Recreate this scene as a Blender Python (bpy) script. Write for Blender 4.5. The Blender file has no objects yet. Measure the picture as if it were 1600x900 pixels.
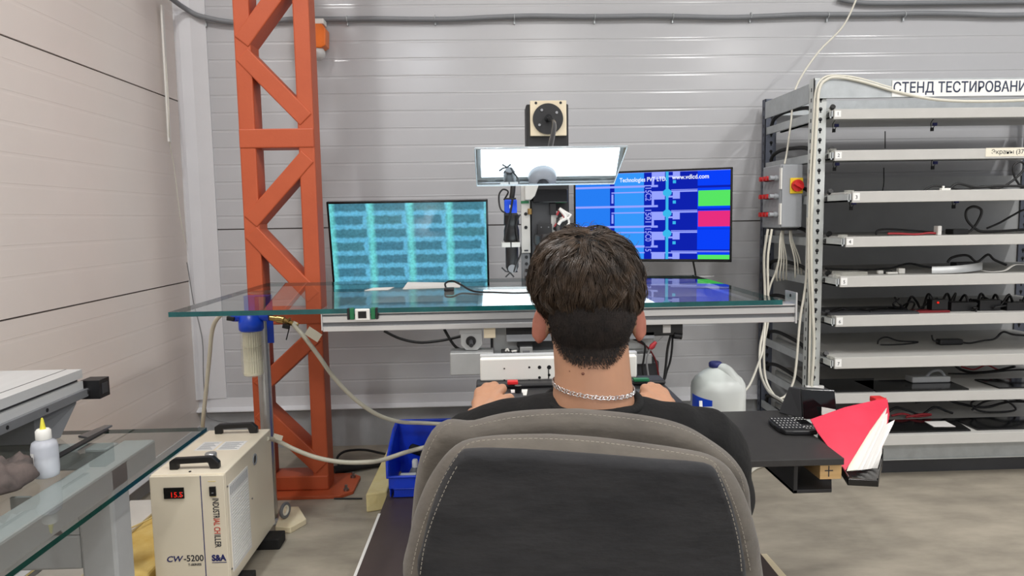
import bpy, math, random
from mathutils import Vector, Matrix, Euler
from mathutils.bvhtree import BVHTree
random.seed(7)
S = bpy.context.scene
COL = S.collection
PI = math.pi
def lin(c):
    return tuple((v/255/12.92 if v/255 <= .04045 else ((v/255+.055)/1.055)**2.4) for v in c)

# ------------------------------------------------------------------ camera, world, lights
F, PITCH, YAW, ROLL, CAMZ = 1120.0, .0980, .0316, .0162, 1.5
_f = Vector((math.sin(YAW)*math.cos(PITCH), math.cos(YAW)*math.cos(PITCH), -math.sin(PITCH)))
_r = Vector((math.cos(YAW), -math.sin(YAW), 0))
_d = _f.cross(_r)
RGT = _r*math.cos(ROLL) + _d*math.sin(ROLL)
DWN = -_r*math.sin(ROLL) + _d*math.cos(ROLL)
FWD = _f
EYE = Vector((0, 0, CAMZ))
cd = bpy.data.cameras.new('camera'); cam = bpy.data.objects.new('camera', cd); COL.objects.link(cam)
cd.sensor_width = 36; cd.lens = F/1600*36; cd.clip_start = .02; cd.clip_end = 100
m3 = Matrix((RGT, -DWN, -FWD)).transposed()
cam.matrix_world = Matrix.Translation(EYE) @ m3.to_4x4()
S.camera = cam
def ray(px, py): return (RGT*(px-800) + DWN*(py-450) + FWD*F)/F
def atY(px, py, Y):
    d = ray(px, py); return EYE + d*(Y/d.y)
def atZ(px, py, Z):
    d = ray(px, py); return EYE + d*((Z-CAMZ)/d.z)
def atX(px, py, X):
    d = ray(px, py); return EYE + d*(X/d.x)

S.view_settings.view_transform = 'Standard'; S.view_settings.look = 'None'
S.view_settings.gamma = 1; S.view_settings.use_curve_mapping = False
S.view_settings.exposure = 0.12
W = bpy.data.worlds.new('world'); S.world = W; W.use_nodes = True
W.node_tree.nodes['Background'].inputs[0].default_value = (*lin((234, 236, 241)), 1)
W.node_tree.nodes['Background'].inputs[1].default_value = .62
def area(name, loc, sx, sy, power, col, rot=(0, 0, 0)):
    l = bpy.data.lights.new(name, 'AREA'); l.shape = 'RECTANGLE'; l.size = sx; l.size_y = sy
    l.energy = power; l.color = lin(col)
    o = bpy.data.objects.new(name, l); COL.objects.link(o); o.location = loc; o.rotation_euler = rot
    return o
NEUT = (255, 253, 251)
area('ceiling_or_fill_lamp', (-1.55, 1.7, 4.85), .14, .7, 62, NEUT)
area('ceiling_or_fill_lamp', (2.4, 1.0, 4.85), .2, 1.4, 76, NEUT)
area('ceiling_or_fill_lamp', (.3, -.6, 4.85), 1.4, .2, 54, NEUT)
area('ceiling_or_fill_lamp', (4.6, .6, 4.85), .2, 1.5, 120, NEUT)  # fill lamp added on the right to brighten the left wall
area('ceiling_or_fill_lamp', (-1.3, -6.2, 4.85), .3, 1.5, 150, (246, 250, 255))
area('ceiling_or_fill_lamp', (1.2, -6.2, 4.85), .3, 1.5, 140, NEUT)
area('ceiling_or_fill_lamp', (5.2, -6.2, 4.85), .3, 1.5, 170, NEUT)

# ------------------------------------------------------------------ materials
MATS = {}
def mat(name, rgb, rough=.5, metal=0, var=0, scale=8, bump=0, bscale=60, emit=None, estr=1, spec=.5, coat=0, sheen=0, alpha=None, trans=0, rgb2=None, stretch=(1, 1, 1), sss=0):
    if name in MATS: return MATS[name]
    m = bpy.data.materials.new(name); m.use_nodes = True; MATS[name] = m
    nt = m.node_tree; b = nt.nodes['Principled BSDF']; L = nt.links
    c = (*lin(rgb), 1)
    b.inputs['Base Color'].default_value = c; b.inputs['Roughness'].default_value = rough
    b.inputs['Metallic'].default_value = metal; b.inputs['Specular IOR Level'].default_value = spec
    b.inputs['Coat Weight'].default_value = coat; b.inputs['Sheen Weight'].default_value = sheen
    if sss:
        b.inputs['Subsurface Weight'].default_value = sss; b.inputs['Subsurface Radius'].default_value = (.012, .005, .003)
    if trans: b.inputs['Transmission Weight'].default_value = trans
    if alpha is not None: b.inputs['Alpha'].default_value = alpha
    if emit: b.inputs['Emission Color'].default_value = (*lin(emit), 1); b.inputs['Emission Strength'].default_value = estr
    if var or bump or rgb2:
        tc = nt.nodes.new('ShaderNodeTexCoord'); mp = nt.nodes.new('ShaderNodeMapping')
        mp.inputs['Scale'].default_value = stretch
        L.new(tc.outputs['Object'], mp.inputs['Vector'])
    if var or rgb2:
        n = nt.nodes.new('ShaderNodeTexNoise'); n.inputs['Scale'].default_value = scale; n.inputs['Detail'].default_value = 5
        n.inputs['Roughness'].default_value = .6
        L.new(mp.outputs[0], n.inputs['Vector'])
        r = nt.nodes.new('ShaderNodeValToRGB')
        r.color_ramp.elements[0].position = .3; r.color_ramp.elements[1].position = .7
        c2 = lin(rgb2) if rgb2 else tuple(min(1, x*(1+var)) for x in c[:3])
        c1 = c[:3] if rgb2 else tuple(x*(1-var) for x in c[:3])
        r.color_ramp.elements[0].color = (*c1, 1); r.color_ramp.elements[1].color = (*c2, 1)
        L.new(n.outputs['Fac'], r.inputs['Fac']); L.new(r.outputs['Color'], b.inputs['Base Color'])
    if bump:
        n2 = nt.nodes.new('ShaderNodeTexNoise'); n2.inputs['Scale'].default_value = bscale; n2.inputs['Detail'].default_value = 4
        L.new(mp.outputs[0], n2.inputs['Vector'])
        bp = nt.nodes.new('ShaderNodeBump'); bp.inputs['Strength'].default_value = bump; bp.inputs['Distance'].default_value = .01
        L.new(n2.outputs['Fac'], bp.inputs['Height']); L.new(bp.outputs['Normal'], b.inputs['Normal'])
    return m
def glass_mat(name, tint, ior=1.5, rough=0.0, refl=True):
    m = bpy.data.materials.new(name); m.use_nodes = True; MATS[name] = m
    nt = m.node_tree; nt.nodes.clear(); L = nt.links
    o = nt.nodes.new('ShaderNodeOutputMaterial'); t = nt.nodes.new('ShaderNodeBsdfTransparent')
    t.inputs[0].default_value = (*lin(tint), 1)
    if not refl: L.new(t.outputs[0], o.inputs[0]); return m
    g = nt.nodes.new('ShaderNodeBsdfGlossy'); g.inputs['Roughness'].default_value = rough
    fr = nt.nodes.new('ShaderNodeFresnel'); fr.inputs['IOR'].default_value = ior
    mx = nt.nodes.new('ShaderNodeMixShader')
    L.new(fr.outputs[0], mx.inputs[0]); L.new(t.outputs[0], mx.inputs[1]); L.new(g.outputs[0], mx.inputs[2]); L.new(mx.outputs[0], o.inputs[0])
    return m
def emit_mat(name, rgb, s=1.0):
    if name in MATS: return MATS[name]
    m = bpy.data.materials.new(name); m.use_nodes = True; MATS[name] = m
    nt = m.node_tree; nt.nodes.clear()
    o = nt.nodes.new('ShaderNodeOutputMaterial'); e = nt.nodes.new('ShaderNodeEmission')
    e.inputs[0].default_value = (*lin(rgb), 1); e.inputs[1].default_value = s
    nt.links.new(e.outputs[0], o.inputs[0]); return m

mat('white_panel', (186, 187, 190), .2, var=.03, scale=1.2, spec=.5)
mat('left_panel_lit', (233, 225, 218), .4, var=.03, scale=1.2, spec=.4)  # same panels as the back wall, with warm light put into the colour
mat('seam', (92, 84, 80), .8)
mat('flashing', (214, 215, 218), .35, var=.03, scale=3)
mat('plinth', (164, 166, 168), .7, var=.12, scale=4)
mat('concrete', (136, 129, 117), .5, rgb2=(180, 171, 155), scale=2.1, bump=.08, bscale=25, stretch=(1, 2.2, 1))
mat('ceiling', (196, 196, 196), .8, var=.03)
mat('orange_steel', (180, 80, 44), .5, rgb2=(190, 88, 50), scale=5, bump=.05, bscale=90)
mat('steel', (150, 150, 152), .3, 1, var=.08, scale=20)
mat('alu', (222, 223, 224), .28, .8, var=.05, scale=30, stretch=(.1, 1, 1))
mat('alu_bright', (214, 216, 216), .38, .25, var=.04, scale=20, stretch=(1, .1, 1))
mat('alu_matte', (176, 178, 178), .45, .5, var=.06, scale=12)
mat('chrome', (200, 202, 204), .3, .9)
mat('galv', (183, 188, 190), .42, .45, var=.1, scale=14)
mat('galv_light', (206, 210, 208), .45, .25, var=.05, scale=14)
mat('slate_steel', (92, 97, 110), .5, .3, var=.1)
mat('grey_paint', (182, 184, 185), .42, var=.06, scale=6)
mat('grey_paint_dark', (112, 114, 117), .45, var=.06, scale=6)
mat('grey_plastic', (158, 162, 167), .45, var=.03)
mat('white_paint', (192, 191, 187), .42, var=.03, scale=10)
mat('white_plastic', (233, 232, 226), .4, var=.02)
mat('cream_metal', (244, 234, 212), .38, var=.02, scale=4)
mat('black_plastic', (22, 22, 24), .42, var=.2)
mat('black_gloss', (10, 10, 12), .16)
mat('black_paint', (34, 34, 36), .5, var=.2, scale=14)
mat('black_rubber', (20, 20, 21), .7, var=.2)
mat('dark_grey', (56, 57, 60), .5, var=.12)
mat('table_black', (46, 45, 45), .5, var=.12, scale=40)
mat('cable_black', (18, 18, 20), .5)
mat('cable_white', (220, 217, 204), .5)
mat('cable_grey', (120, 121, 122), .5)
mat('cable_red', (168, 44, 52), .5)
mat('conduit', (128, 131, 135), .5, var=.05)
mat('blue_plastic', (18, 74, 214), .36, var=.06, scale=10)
mat('blue_bin', (12, 62, 214), .36, var=.06, scale=10)
mat('navy', (38, 44, 108), .5)
mat('navy_text', (40, 50, 76), .6)
mat('dark_text', (38, 40, 48), .6)
mat('red_text', (206, 70, 52), .6)
mat('orange_plastic', (226, 110, 24), .35, var=.1)
mat('lamp_dome', (222, 222, 220), .2, trans=.3)
mat('brass', (176, 146, 92), .3, 1, var=.1)
mat('hose', (214, 208, 190), .35, var=.04, alpha=.9)
mat('clear_plastic', (226, 226, 216), .18, alpha=.25)
mat('cartridge', (232, 226, 202), .7, var=.04)
mat('paper', (224, 222, 218), .7, var=.02)
mat('paper_tag', (236, 230, 212), .7)
mat('foam_yellow', (226, 206, 140), .8, var=.08, bump=.3, bscale=40, rgb2=(236, 222, 170))
mat('wool_yellow', (222, 186, 96), .9, rgb2=(238, 214, 140), bump=.4, bscale=30)
mat('wood', (190, 152, 98), .6, rgb2=(208, 172, 120), scale=6, stretch=(1, 1, 8))
mat('wood_pale', (228, 212, 176), .6, rgb2=(236, 224, 194), scale=6)
mat('ply_brown', (66, 54, 51), .38, rgb2=(74, 62, 58), scale=6)
mat('red_folder', (206, 36, 66), .32, rgb2=(214, 52, 80), scale=6)
mat('suede', (76, 71, 65), .9, rgb2=(95, 89, 81), scale=11, sheen=.12, bump=.25, bscale=32, stretch=(1, 1, 2))
mat('suede_dark', (26, 27, 30), .95, rgb2=(47, 47, 49), scale=7, sheen=.05, bump=.35, bscale=24, stretch=(1, 1, 2.6))
mat('thread', (150, 144, 133), .8)
mat('skin', (176, 131, 103), .5, var=.04, scale=30, sss=.08)
mat('skin_ear', (172, 108, 90), .5, var=.06, scale=40, sss=.1)
mat('mole', (116, 72, 56), .6)
mat('cloth_black', (9, 9, 10), .95, var=.15, scale=30, bump=.15, bscale=120)
mat('trousers', (34, 36, 44), .85, var=.15)
mat('shoe', (30, 30, 32), .6)
mat('hair', (26, 20, 16), .38, rgb2=(82, 65, 50), scale=34, spec=.5)
mat('hair_base', (20, 16, 14), .8)
mat('hair_short', (24, 19, 17), .6, rgb2=(54, 44, 39), scale=60)
mat('silver', (222, 222, 222), .18, 1)
mat('eye_white', (236, 232, 228), .2)
mat('red_plastic', (206, 32, 34), .35)
mat('maroon', (112, 20, 26), .4)
mat('yellow_plastic', (240, 206, 40), .4)
mat('green_plastic', (24, 108, 66), .45)
mat('white_trans', (226, 232, 234), .3, alpha=.62)
mat('jug_plastic', (226, 230, 226), .35, alpha=.93)
mat('bottle_plastic', (224, 228, 238), .25, alpha=.55)
mat('yellow_tip', (226, 216, 70), .4)
mat('rag', (74, 68, 66), .9, rgb2=(104, 92, 88), scale=20)
mat('mirror', (236, 242, 250), .01, 1)
mat('mirror_edge', (206, 216, 222), .1, .4)
mat('lcd_off', (14, 15, 17), .12)
mat('tag_white', (240, 240, 238), .6)
mat('beige_board', (226, 212, 184), .5, var=.03)
mat('glass_edge', (12, 66, 70), .12, rgb2=(22, 98, 98), scale=9)
mat('glass_edge_dark', (22, 62, 56), .12, rgb2=(30, 76, 66), scale=9)
glass_mat('glass', (245, 250, 249)); glass_mat('glass_under', (252, 254, 254), refl=False)

# ------------------------------------------------------------------ mesh builder
class MB:
    def __init__(s): s.v = []; s.f = []; s.fm = []; s.fs = []; s.mats = []; s.cur = 0; s.smooth = False
    def m(s, name, smooth=None):
        if name not in s.mats: s.mats.append(name)
        s.cur = s.mats.index(name)
        if smooth is not None: s.smooth = smooth
        return s
    def add(s, vs, fs, smooth=None):
        o = len(s.v); s.v += [Vector(v) for v in vs]
        for f in fs:
            s.f.append([i+o for i in f]); s.fm.append(s.cur); s.fs.append(s.smooth if smooth is None else smooth)
        return s
    def box(s, a, b, M=None):
        x0, x1 = sorted((a[0], b[0])); y0, y1 = sorted((a[1], b[1])); z0, z1 = sorted((a[2], b[2]))
        vs = [(x0, y0, z0), (x1, y0, z0), (x1, y1, z0), (x0, y1, z0), (x0, y0, z1), (x1, y0, z1), (x1, y1, z1), (x0, y1, z1)]
        if M: vs = [M @ Vector(v) for v in vs]
        return s.add(vs, [(3, 2, 1, 0), (4, 5, 6, 7), (0, 1, 5, 4), (1, 2, 6, 5), (2, 3, 7, 6), (3, 0, 4, 7)], False)
    def bar(s, p, q, w, h, up=(0, 0, 1)):
        p = Vector(p); q = Vector(q); d = (q-p); L = d.length; d.normalize()
        u = Vector(up); x = d.cross(u)
        if x.length < 1e-4: x = d.cross(Vector((0, 1, 0)))
        x.normalize(); u = x.cross(d)
        M = Matrix((x, d, u)).transposed().to_4x4(); M.translation = p
        return s.box((-w/2, 0, -h/2), (w/2, L, h/2), M)
    def prism(s, pts, ext, smooth=False):
        """pts: 3-D loop, ext: extrusion vector"""
        n = len(pts); e = Vector(ext); vs = [Vector(p) for p in pts] + [Vector(p)+e for p in pts]
        fs = [tuple(range(n))[::-1], tuple(range(n, 2*n))] + [(i, (i+1) % n, n+(i+1) % n, n+i) for i in range(n)]
        return s.add(vs, fs, smooth)
    def tube(s, path, r, n=8, caps=True, smooth=True, squash=None):
        P = [Vector(p) for p in path]; k = len(P); R = r if isinstance(r, (list, tuple)) else [r]*k
        T = [(P[min(i+1, k-1)]-P[max(i-1, 0)]).normalized() for i in range(k)]
        u = T[0].orthogonal().normalized()
        if squash: u = (Vector(squash[0]) - T[0]*T[0].dot(Vector(squash[0]))).normalized()
        vs = []; fs = []
        for i in range(k):
            u = (u - T[i]*u.dot(T[i])); u = u.normalized() if u.length > 1e-6 else T[i].orthogonal().normalized()
            w = T[i].cross(u)
            for j in range(n):
                a = 2*PI*j/n
                vs.append(P[i] + (u*math.cos(a) + w*math.sin(a)*(squash[1] if squash else 1))*R[i])
        for i in range(k-1):
            for j in range(n):
                fs.append((i*n+j, i*n+(j+1) % n, (i+1)*n+(j+1) % n, (i+1)*n+j))
        s.add(vs, fs, smooth)
        if caps: s.add(vs[:n], [tuple(range(n))[::-1]], False); s.add(vs[-n:], [tuple(range(n))], False)
        return s
    def cyl(s, p, q, r, n=24, r2=None):
        return s.tube([p, q], [r, r if r2 is None else r2], n)
    def lathe(s, prof, c=(0, 0, 0), n=32, axis='z', sx=1, sy=1):
        vs = []; fs = []; k = len(prof); c = Vector(c)
        for r, h in prof:
            for j in range(n):
                a = 2*PI*j/n; x, y = r*math.cos(a)*sx, r*math.sin(a)*sy
                vs.append(c + Vector({'z': (x, y, h), 'y': (x, h, -y), 'x': (h, x, y)}[axis]))
        for i in range(k-1):
            for j in range(n): fs.append((i*n+j, i*n+(j+1) % n, (i+1)*n+(j+1) % n, (i+1)*n+j))
        s.add(vs, fs, True)
        s.add(vs[:n], [tuple(range(n))[::-1]], False); s.add(vs[-n:], [tuple(range(n))], False)
        return s
    def sphere(s, c, r, n=16, k=10, M=None):
        r = r if isinstance(r, (list, tuple)) else (r, r, r); vs = []; fs = []
        for i in range(k+1):
            t = PI*i/k
            for j in range(n):
                a = 2*PI*j/n; v = Vector((r[0]*math.sin(t)*math.cos(a), r[1]*math.sin(t)*math.sin(a), r[2]*math.cos(t)))
                vs.append((M @ v if M else v) + Vector(c))
        for i in range(k):
            for j in range(n): fs.append((i*n+j, (i+1)*n+j, (i+1)*n+(j+1) % n, i*n+(j+1) % n))
        return s.add(vs, fs, True)
    def torus(s, c, R, r, ax=(0, 0, 1), n=20, k=8, sx=1, sy=1, ux=None):
        ax = Vector(ax).normalized(); u = Vector(ux) if ux else ax.orthogonal(); u = (u-ax*u.dot(ax)).normalized(); w = ax.cross(u); vs = []; fs = []
        for i in range(n):
            a = 2*PI*i/n; d = u*math.cos(a)*sx + w*math.sin(a)*sy; dn = (u*math.cos(a)+w*math.sin(a))
            for j in range(k):
                b = 2*PI*j/k; vs.append(Vector(c) + d*R + dn*r*math.cos(b) + ax*r*math.sin(b))
        for i in range(n):
            for j in range(k): fs.append((i*k+j, ((i+1) % n)*k+j, ((i+1) % n)*k+(j+1) % k, i*k+(j+1) % k))
        return s.add(vs, fs, True)
    def text(s, t, o, right, up, size, depth=.0006, align='LEFT', fit=None, bold=0):
        vs, fs = text_geo(t, align, bold); xs = fit/(max(v[0] for v in vs)*size) if fit else 1; right = Vector(right).normalized(); up = Vector(up).normalized(); n = right.cross(up)
        return s.add([Vector(o) + right*(v[0]*size*xs) + up*(v[1]*size) + n*(v[2]*depth) for v in vs], fs, False)
    def build(s, name, parent=None, bevel=0, seg=2, local=False, mods=None):
        me = bpy.data.meshes.new(name)
        vs = s.v
        if parent is not None and not local:
            inv = ROOTM[parent.name].inverted(); vs = [inv @ v for v in vs]
        me.from_pydata([tuple(v) for v in vs], [], s.f)
        for n in s.mats: me.materials.append(MATS[n])
        me.polygons.foreach_set('material_index', s.fm); me.polygons.foreach_set('use_smooth', s.fs); me.update()
        o = bpy.data.objects.new(name, me); COL.objects.link(o)
        if parent is not None:
            o.parent = parent
            ROOTM[o.name] = ROOTM[parent.name]
        else: ROOTM[o.name] = Matrix()
        if bevel:
            b = o.modifiers.new('bevel', 'BEVEL'); b.width = bevel; b.segments = seg; b.limit_method = 'ANGLE'; b.angle_limit = math.radians(40)
            b.harden_normals = False
        return o
ROOTM = {}
_TX = {}
def text_geo(t, align, bold=0):
    if (t, align, bold) in _TX: return _TX[(t, align, bold)]
    c = bpy.data.curves.new('t', 'FONT'); c.body = t; c.size = 1; c.extrude = 1; c.align_x = align; c.offset = bold; c.resolution_u = 3
    o = bpy.data.objects.new('t', c); COL.objects.link(o); bpy.context.view_layer.update()
    me = bpy.data.meshes.new_from_object(o.evaluated_get(bpy.context.evaluated_depsgraph_get()))
    r = ([tuple(v.co) for v in me.vertices], [tuple(p.vertices) for p in me.polygons])
    bpy.data.objects.remove(o); bpy.data.curves.remove(c); bpy.data.meshes.remove(me)
    _TX[(t, align, bold)] = r; return r
def thing(name, label, cat, loc=(0, 0, 0), rot=(0, 0, 0), group=None):
    o = bpy.data.objects.new(name, None); COL.objects.link(o); o.empty_display_size = .1
    o.location = loc; o.rotation_euler = rot; o['label'] = label; o['category'] = cat
    if group: o['group'] = group
    ROOTM[o.name] = Matrix.Translation(Vector(loc)) @ Euler(rot).to_matrix().to_4x4()
    return o
def tag(o, label, cat, group=None):
    o['label'] = label; o['category'] = cat
    if group: o['group'] = group
    return o
def struct(o): o['kind'] = 'structure'; return o
def bake(o):
    dg = bpy.context.evaluated_depsgraph_get(); bpy.context.view_layer.update()
    me = bpy.data.meshes.new_from_object(o.evaluated_get(bpy.context.evaluated_depsgraph_get()))
    old = o.data; o.modifiers.clear(); o.data = me; return o
def smooth(pts, n=6):
    """Catmull-Rom through the points"""
    P = [Vector(p) for p in pts]; out = []
    for i in range(len(P)-1):
        a, b, c, d = P[max(i-1, 0)], P[i], P[i+1], P[min(i+2, len(P)-1)]
        for k in range(n):
            t = k/n; out.append(.5*((2*b) + (c-a)*t + (2*a-5*b+4*c-d)*t*t + (3*b-a-3*c+d)*t**3))
    out.append(P[-1]); return out
def cable(name, pts, r, material, label, cat='cable', group=None, n=6, k=6):
    o = MB().m(material).tube(smooth(pts, k), r, n).build(name)
    return tag(o, label, cat, group)
# ------------------------------------------------------------------ the room
LX, BY = -1.93, 4.70
struct(MB().m('concrete').box((-2.1, -9, -.1), (7.5, 4.9, 0)).build('floor'))
struct(MB().m('ceiling').box((-2.1, -9, 5), (7.5, 4.9, 5.1)).build('ceiling'))
def ribbed(z0, z1, seams, step, depth, width):
    """profile (offset, z) of a sandwich-panel wall: shallow ribs and deeper panel joints"""
    pr = [(0, z0)]; z = z0+step*.6
    while z < z1-.03:
        if min([abs(z-q) for q in seams]+[9]) > .045:
            pr += [(0, z-width), (depth, z-width*.45), (depth, z+width*.3), (-depth*.5, z+width*.6), (0, z+width)]
        z += step
    for q in seams: pr += [(0, q-.004), (.008, q-.0035), (.008, q+.0035), (0, q+.004)]
    pr.sort(key=lambda t: t[1]); pr.append((0, z1)); return pr
def wall(name, pr, fn, m, thick):
    b = MB().m(m); n = len(pr)
    for i in range(n-1):
        b.m('seam' if pr[i][0] == .008 and pr[i+1][0] == .008 else m)
        b.add([fn(0, *pr[i]), fn(1, *pr[i]), fn(1, *pr[i+1]), fn(0, *pr[i+1])], [(0, 1, 2, 3)])
    b.m(m)
    lo, hi = pr[0][1], pr[-1][1]
    q = [fn(0, thick, lo), fn(1, thick, lo), fn(1, thick, hi), fn(0, thick, hi), fn(0, 0, lo), fn(1, 0, lo), fn(1, 0, hi), fn(0, 0, hi)]
    b.add(q, [(0, 3, 2, 1), (0, 1, 5, 4), (2, 3, 7, 6), (0, 4, 7, 3), (1, 2, 6, 5)])
    return struct(b.build(name))
wall('wall_back', ribbed(.27, 5, [1.453, 3.2], .109, .0013, .011), lambda e, d, z: Vector((7.5 if e else LX, BY+d, z)), 'white_panel', .12)
wall('wall_left', ribbed(.09, 5, [1.126, 2.26, 3.4], .125, .0003, .012), lambda e, d, z: Vector((LX-d, BY if e else -9, z)), 'left_panel_lit', .12)
struct(MB().m('plinth').box((LX, BY, 0), (7.5, BY+.12, .262)).build('baseboard_back'))
struct(MB().m('plinth').box((LX-.12, -9, 0), (LX, BY, .088)).build('baseboard_left'))
b = MB().m('flashing'); b.prism([(LX, BY, .345), (LX, BY-.006, .345), (LX, BY-.008, .285), (LX, BY-.05, .268), (LX, BY-.05, .262), (LX, BY, .262)], (9.43, 0, 0)); struct(b.build('trim_1'))
b = MB().m('flashing'); b.prism([(LX, -9, .165), (LX+.006, -9, .165), (LX+.008, -9, .105), (LX+.03, -9, .092), (LX+.03, -9, .088), (LX, -9, .088)], (0, 13.69, 0)); struct(b.build('trim_2'))
b = MB().m('flashing')
b.prism([(LX, 4.655, .345), (LX+.012, 4.655, .345), (LX+.028, 4.668, .345), (LX+.09, 4.688, .345), (LX+.185, 4.691, .345), (LX+.185, 4.7, .345), (LX, 4.7, .345)], (0, 0, 4.6)); struct(b.build('trim_3'))

# ------------------------------------------------------------------ lattice column
CY = 3.87
t = thing('lattice_column', 'tall orange steel lattice column standing on a floor plate before the white wall', 'column', (-1.09, CY+.07, 0))
MB().m('orange_steel').box((-1.30, CY, .015), (-1.215, CY+.14, 4.2)).build('chord', t, .008)
MB().m('orange_steel').box((-.993, CY, .015), (-.908, CY+.14, 4.2)).build('chord', t, .008)
def brace(z0, z1, l2r):
    x0, x1 = (-1.262, -.946) if l2r else (-.946, -1.262)
    p, q = Vector((x0, CY+.066, z0)), Vector((x1, CY+.066, z1)); MB().m('orange_steel').bar(p, q, .144, .088, (0, 0, 1)).build('brace', t, .006)
for z0, z1, k in ((2.43, 2.83, 1), (2.366, 2.03, 1), (1.84, 1.50, 0), (1.445, 1.09, 1), (.885, .60, 0), (.47, .14, 1)): brace(z0, z1, k)
for z0, z1 in ((1.885, 1.985), (.945, 1.03), (.02, .10), (2.90, 2.99)): MB().m('orange_steel').box((-1.299, CY-.005, z0), (-.910, CY+.143, z1)).build('crossbar', t, .006)
for z0, z1, k in ((3.06, 3.4, 0), (3.47, 3.8, 1)): brace(z0, z1, k)
MB().m('orange_steel').prism([(-1.42, CY-.09, 0), (-.83, CY-.09, 0), (-.77, CY-.03, 0), (-.77, CY+.2, 0), (-.83, CY+.26, 0), (-1.42, CY+.26, 0)], (0, 0, .018)).build('base_plate', t, .003)
for x, y in ((-.81, CY-.02), (-.81, CY+.18), (-1.38, CY-.04), (-1.38, CY+.2)):
    MB().m('steel').cyl((x, y, .018), (x, y, .03), .016, 6).cyl((x, y, .03), (x, y, .05), .008, 10).build('bolt', t)

# ------------------------------------------------------------------ conduit, lamp, strips on the walls
t = thing('conduit', 'grey corrugated electrical conduit running along the back wall and round the corner', 'conduit', (0, BY-.03, 2.757))
pts = [(LX+.03, 3.9, 2.95), (LX+.03, 4.25, 2.90), (LX+.035, 4.5, 2.86), (LX+.09, 4.655, 2.815), (-1.74, 4.66, 2.77), (-1.5, 4.67, 2.735)]
x = -1.2
while x < 6.4: pts.append((x, 4.668, 2.757+.006*math.sin(x*3.1)+.004*math.sin(x*7))); x += .25
MB().m('conduit').tube(smooth(pts, 5), .0155, 8).build('pipe', t)
for x in (-1.74, -.86, -.31, .19, .7, 1.2, 1.7, 2.2, 2.7): MB().m('galv').torus((x, 4.668, 2.757 if x > -1.6 else 2.77), .018, .003, (1, 0, 0), 16, 6).box((x-.004, 4.68, 2.72), (x+.004, 4.70, 2.745)).build('clip', t)
cable('upper_conduit', [atY(1310, -2, 4.67), atY(1345, 4, 4.67), atY(1400, 5, 4.67), atY(1500, 4, 4.67), atY(1600, 3, 4.67), atY(1720, 2, 4.67)], .0155, 'conduit', 'short grey conduit at the very top right of the back wall', 'conduit', n=8)
t = thing('warning_lamp', 'orange warning beacon with clear dome hanging from the grey conduit', 'lamp', (-1.02, 4.62, 2.62))
c = atY(498, 58, 4.62)
MB().m('orange_plastic').prism([c+Vector((-.07, -.05, .07)), c+Vector((.03, -.05, .07)), c+Vector((.055, -.05, .04)), c+Vector((.05, -.05, -.06)), c+Vector((.02, -.05, -.075)), c+Vector((-.07, -.05, -.07))], (0, .11, 0)).build('housing', t, .006)
c2 = atY(498, 84, 4.61)
MB().m('lamp_dome').sphere(c2, .042).build('dome', t)
MB().m('white_plastic').box(c+Vector((-.045, -.03, .073)), c+Vector((.04, .06, .105))).build('junction_block', t, .003)
t = thing('cable_strip', 'thin white cable trunking strip hanging loose on the left wall by the corner', 'strip', (LX+.02, 4.4, 2.3))
a, b_ = atX(253, 8, LX+.02), atX(265, 222, LX+.02)
MB().m('white_plastic').bar(a, b_, .012, .028, (0, 1, 0)).build('strip', t, .002)
MB().m('cable_white').tube(smooth([a, atX(257, 60, LX+.02), atX(262, 140, LX+.035), atX(264, 180, LX+.05), b_, atX(272, 260, LX+.012), atX(282, 340, LX+.012), atX(290, 380, LX+.012)], 5), .003, 6).build('wire', t)
cable('corner_wire', [atY(292, 410, 4.6), atY(297, 440, 4.6), atY(303, 475, 4.6), atY(312, 510, 4.6), atY(317, 540, 4.6), atY(318, 590, 4.6), atY(322, 640, 4.6), atY(332, 655, 4.62), atY(395, 665, 4.62), atY(460, 662, 4.63)], .003, 'cable_grey', 'thin grey wire hanging down the white corner flashing')
MB
# ------------------------------------------------------------------ brown platform and the timber round it
t = thing('platform', 'low dark brown plywood platform with pale edge strip under the chair', 'platform', (.27, 2, 0))
MB().m('ply_brown').prism([(-.565, .55, .098), (1.085, .55, .098), (1.085, 3.6, .098), (-.535, 3.6, .098)], (0, 0, .022)).build('deck', t, .002)
MB().m('paper').prism([(-.575, .55, .1), (-.563, .55, .1), (-.533, 3.28, .1), (-.545, 3.28, .1)], (0, 0, .021)).build('edge_strip', t)
for x in (-.45, .27, 1.0): MB().m('wood_pale').box((x-.04, .6, 0), (x+.04, 3.5, .098)).build('joist', t, .003)
MB().m('wood_pale').prism([(1.10, .8, .04), (1.19, .8, .04), (1.13, 2.82, .04), (1.09, 2.82, .04)], (0, 0, .055)).build('side_batten', t, .004)
for y in (1., 2.5): MB().m('wood_pale').box((1.04, y, .03), (1.12, y+.06, .09)).build('batten_block', t)
o = MB().m('foam_yellow').prism([(-.655, 3.58, 0), (-.552, 3.62, 0), (-.545, 4.6, 0), (-.64, 4.6, 0)], (0, 0, .1)).build('foam_beam', None, .008); tag(o, 'pale yellow insulation beam lying on the floor left of the blue bin', 'foam')
t = thing('storage_bin', 'blue open-front plastic stacking bin on the platform corner left of chair', 'bin', (-.36, 3.66, .12))
x0, x1, y0, y1, z0, z1 = -.515, -.19, 3.44, 3.86, .122, .40
th = .006
side = [(y0+.03, z0), (y1-.02, z0), (y1, z1), (y0+.26, z1-.005), (y0, z0+.20), (y0, z0+.11)]
b = MB().m('blue_bin')
for x in (x0, x1-th): b.prism([(x, y, z) for y, z in side], (th, 0, 0))
b.box((x0+.015, y0+.03, z0), (x1-.015, y1-.02, z0+th))
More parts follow.
